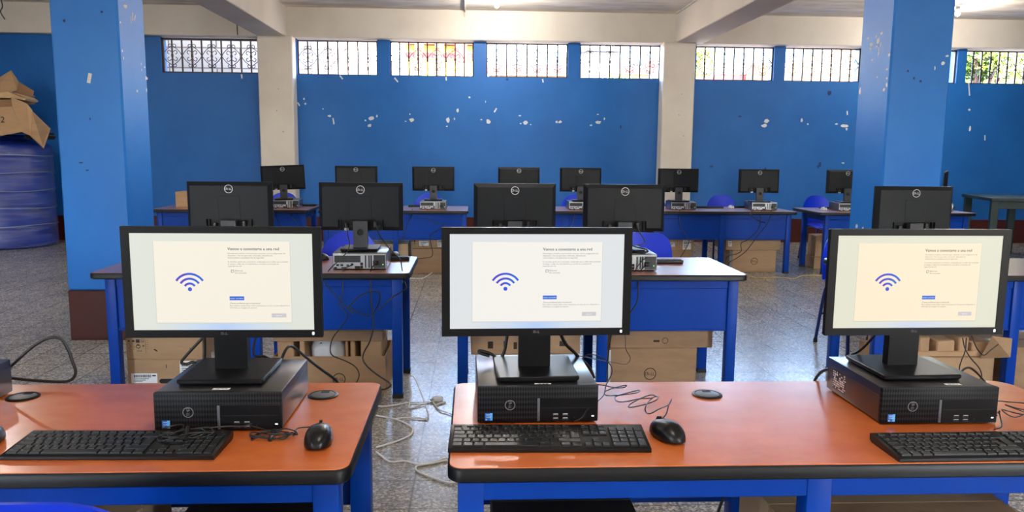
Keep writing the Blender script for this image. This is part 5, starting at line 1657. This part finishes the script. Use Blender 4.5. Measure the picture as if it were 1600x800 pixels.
house('brick red roofed house beyond the opening beside the right white column', 3.75, 5.0, 22, 26, 3.55, PL('cream_plaster', rgb(122, 100, 76)), PL('brick_roof', rgb(92, 30, 20)), .55, 2)
house('white house with red band beyond the opening right of the white column', 5.3, 8.1, 22, 26, 3.72, PL('white_plaster', rgb(240, 238, 232)), PL('grey_sheet', rgb(80, 84, 104)), .5, 3, RED)
o = tag(MB(RED).box(-.40, -.13, 17.0, 17.05, 3.2, 3.75).build('red_sign'), 'red board outside the second barred opening', 'sign')
MB(PIPE).cyl((-.26, 17.03, -.05), (-.26, 17.03, 3.3), .03).build('pole', o)
o = tag(MB(RED).box(4.28, 4.62, 19.8, 19.85, 3.42, 3.62).build('red_sign'), 'red board beside the right white column outside', 'sign')
MB(PIPE).cyl((4.45, 19.83, -.05), (4.45, 19.83, 3.45), .03).build('pole', o)
o = tag(MB(mat('bare_brick', rgb(120, 72, 34), .9, noise=(9, rgb(96, 54, 26), .9, S1))).box(5.72, 6.15, 16, 16.4, -.05, 3.18).build('brick_pillar'), 'short brick pillar outside the opening right of the white column', 'pillar')
o['kind'] = 'thing'
# sloping bank beside the right openings
struct(MB(mat('earth_bank', rgb(136, 102, 74), .95, noise=(2.5, rgb(92, 64, 46), .8, S1))).prism([(7.6, 20, -.05), (14.5, 20, -.05), (14.5, 20, 5.4), (7.6, 20, 3.55)], (0, 4, 0)).build('hill_bank', smooth=0))
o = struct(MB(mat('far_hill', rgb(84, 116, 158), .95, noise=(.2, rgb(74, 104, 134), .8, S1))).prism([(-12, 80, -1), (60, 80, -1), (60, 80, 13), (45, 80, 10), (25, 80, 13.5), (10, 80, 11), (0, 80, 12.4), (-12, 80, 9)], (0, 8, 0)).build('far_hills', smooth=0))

LEAF = mat('green_leaf', rgb(112, 140, 22), .6, noise=(3, rgb(66, 98, 14), .8, S1))  # leaf green, varied at random with a darker green
BARK = mat('tree_bark', rgb(110, 76, 54), .9)
def tree(label, x, y, h, r, n, leafsize, name='tree', crown=True, lean=0):
    t = thing(name, label, 'tree' if name == 'tree' else 'bush', (x, y, -.05), 0, 'trees outside')
    rnd = random.Random(int(x * 13 + y))
    tr = MB(BARK).tube(spline([(0, 0, 0), (lean * .3, 0, h * .35), (lean * .7, .05, h * .7), (lean, 0, h)]), .07 if crown else .04, 9)
    for k in range(5):
        a = k * 1.3
        tr.tube(spline([(lean * .6, 0, h * .6), (lean * .8 + r * .4 * cos(a), r * .4 * sin(a), h * .75 + .1 * k), (lean + r * .75 * cos(a), r * .75 * sin(a), h * .9 + .1 * k)]), .025, 6)
    tr.build('trunk', t, smooth=60)
    if n:
        f = MB(LEAF)
        for i in range(n):
            v = Vector((rnd.gauss(0, 1), rnd.gauss(0, 1), rnd.gauss(0, 1))).normalized() * r * rnd.uniform(.45, 1)
            c = Vector((lean, 0, h)) + Vector((v.x, v.y * .7, v.z * .85))
            u = Vector((rnd.gauss(0, 1), rnd.gauss(0, 1), rnd.gauss(0, 1))).normalized()
            w = u.orthogonal().normalized()
            s = leafsize * rnd.uniform(.6, 1.2)
            f.poly([c - u * s, c + w * s * .45 - u * s * .1, c + u * s, c - w * s * .45 - u * s * .1])
        f.build('foliage', t, smooth=0)
    return t
tree('leafy green tree outside the openings right of the blue column', 10.3, 15.2, 3.1, 1.45, 2600, .10)
tree('green tree showing in the sliver beside the tall blue column', 8.55, 13.1, 3.0, .45, 700, .09)
tree('bare brown leaning trunk outside the second barred opening', -1.22, 15.5, 4.6, .2, 0, .10, lean=.22)
tree('second bare trunk outside the second barred opening', -.70, 15.9, 4.6, .2, 0, .10, lean=.02)
tree('yellow green bush outside the opening beside the right white column', 2.9, 16.2, 2.55, .55, 900, .07, 'bush', False)
tree('green tree between the white houses beyond the right openings', 5.2, 19, 3.7, .7, 800, .09)
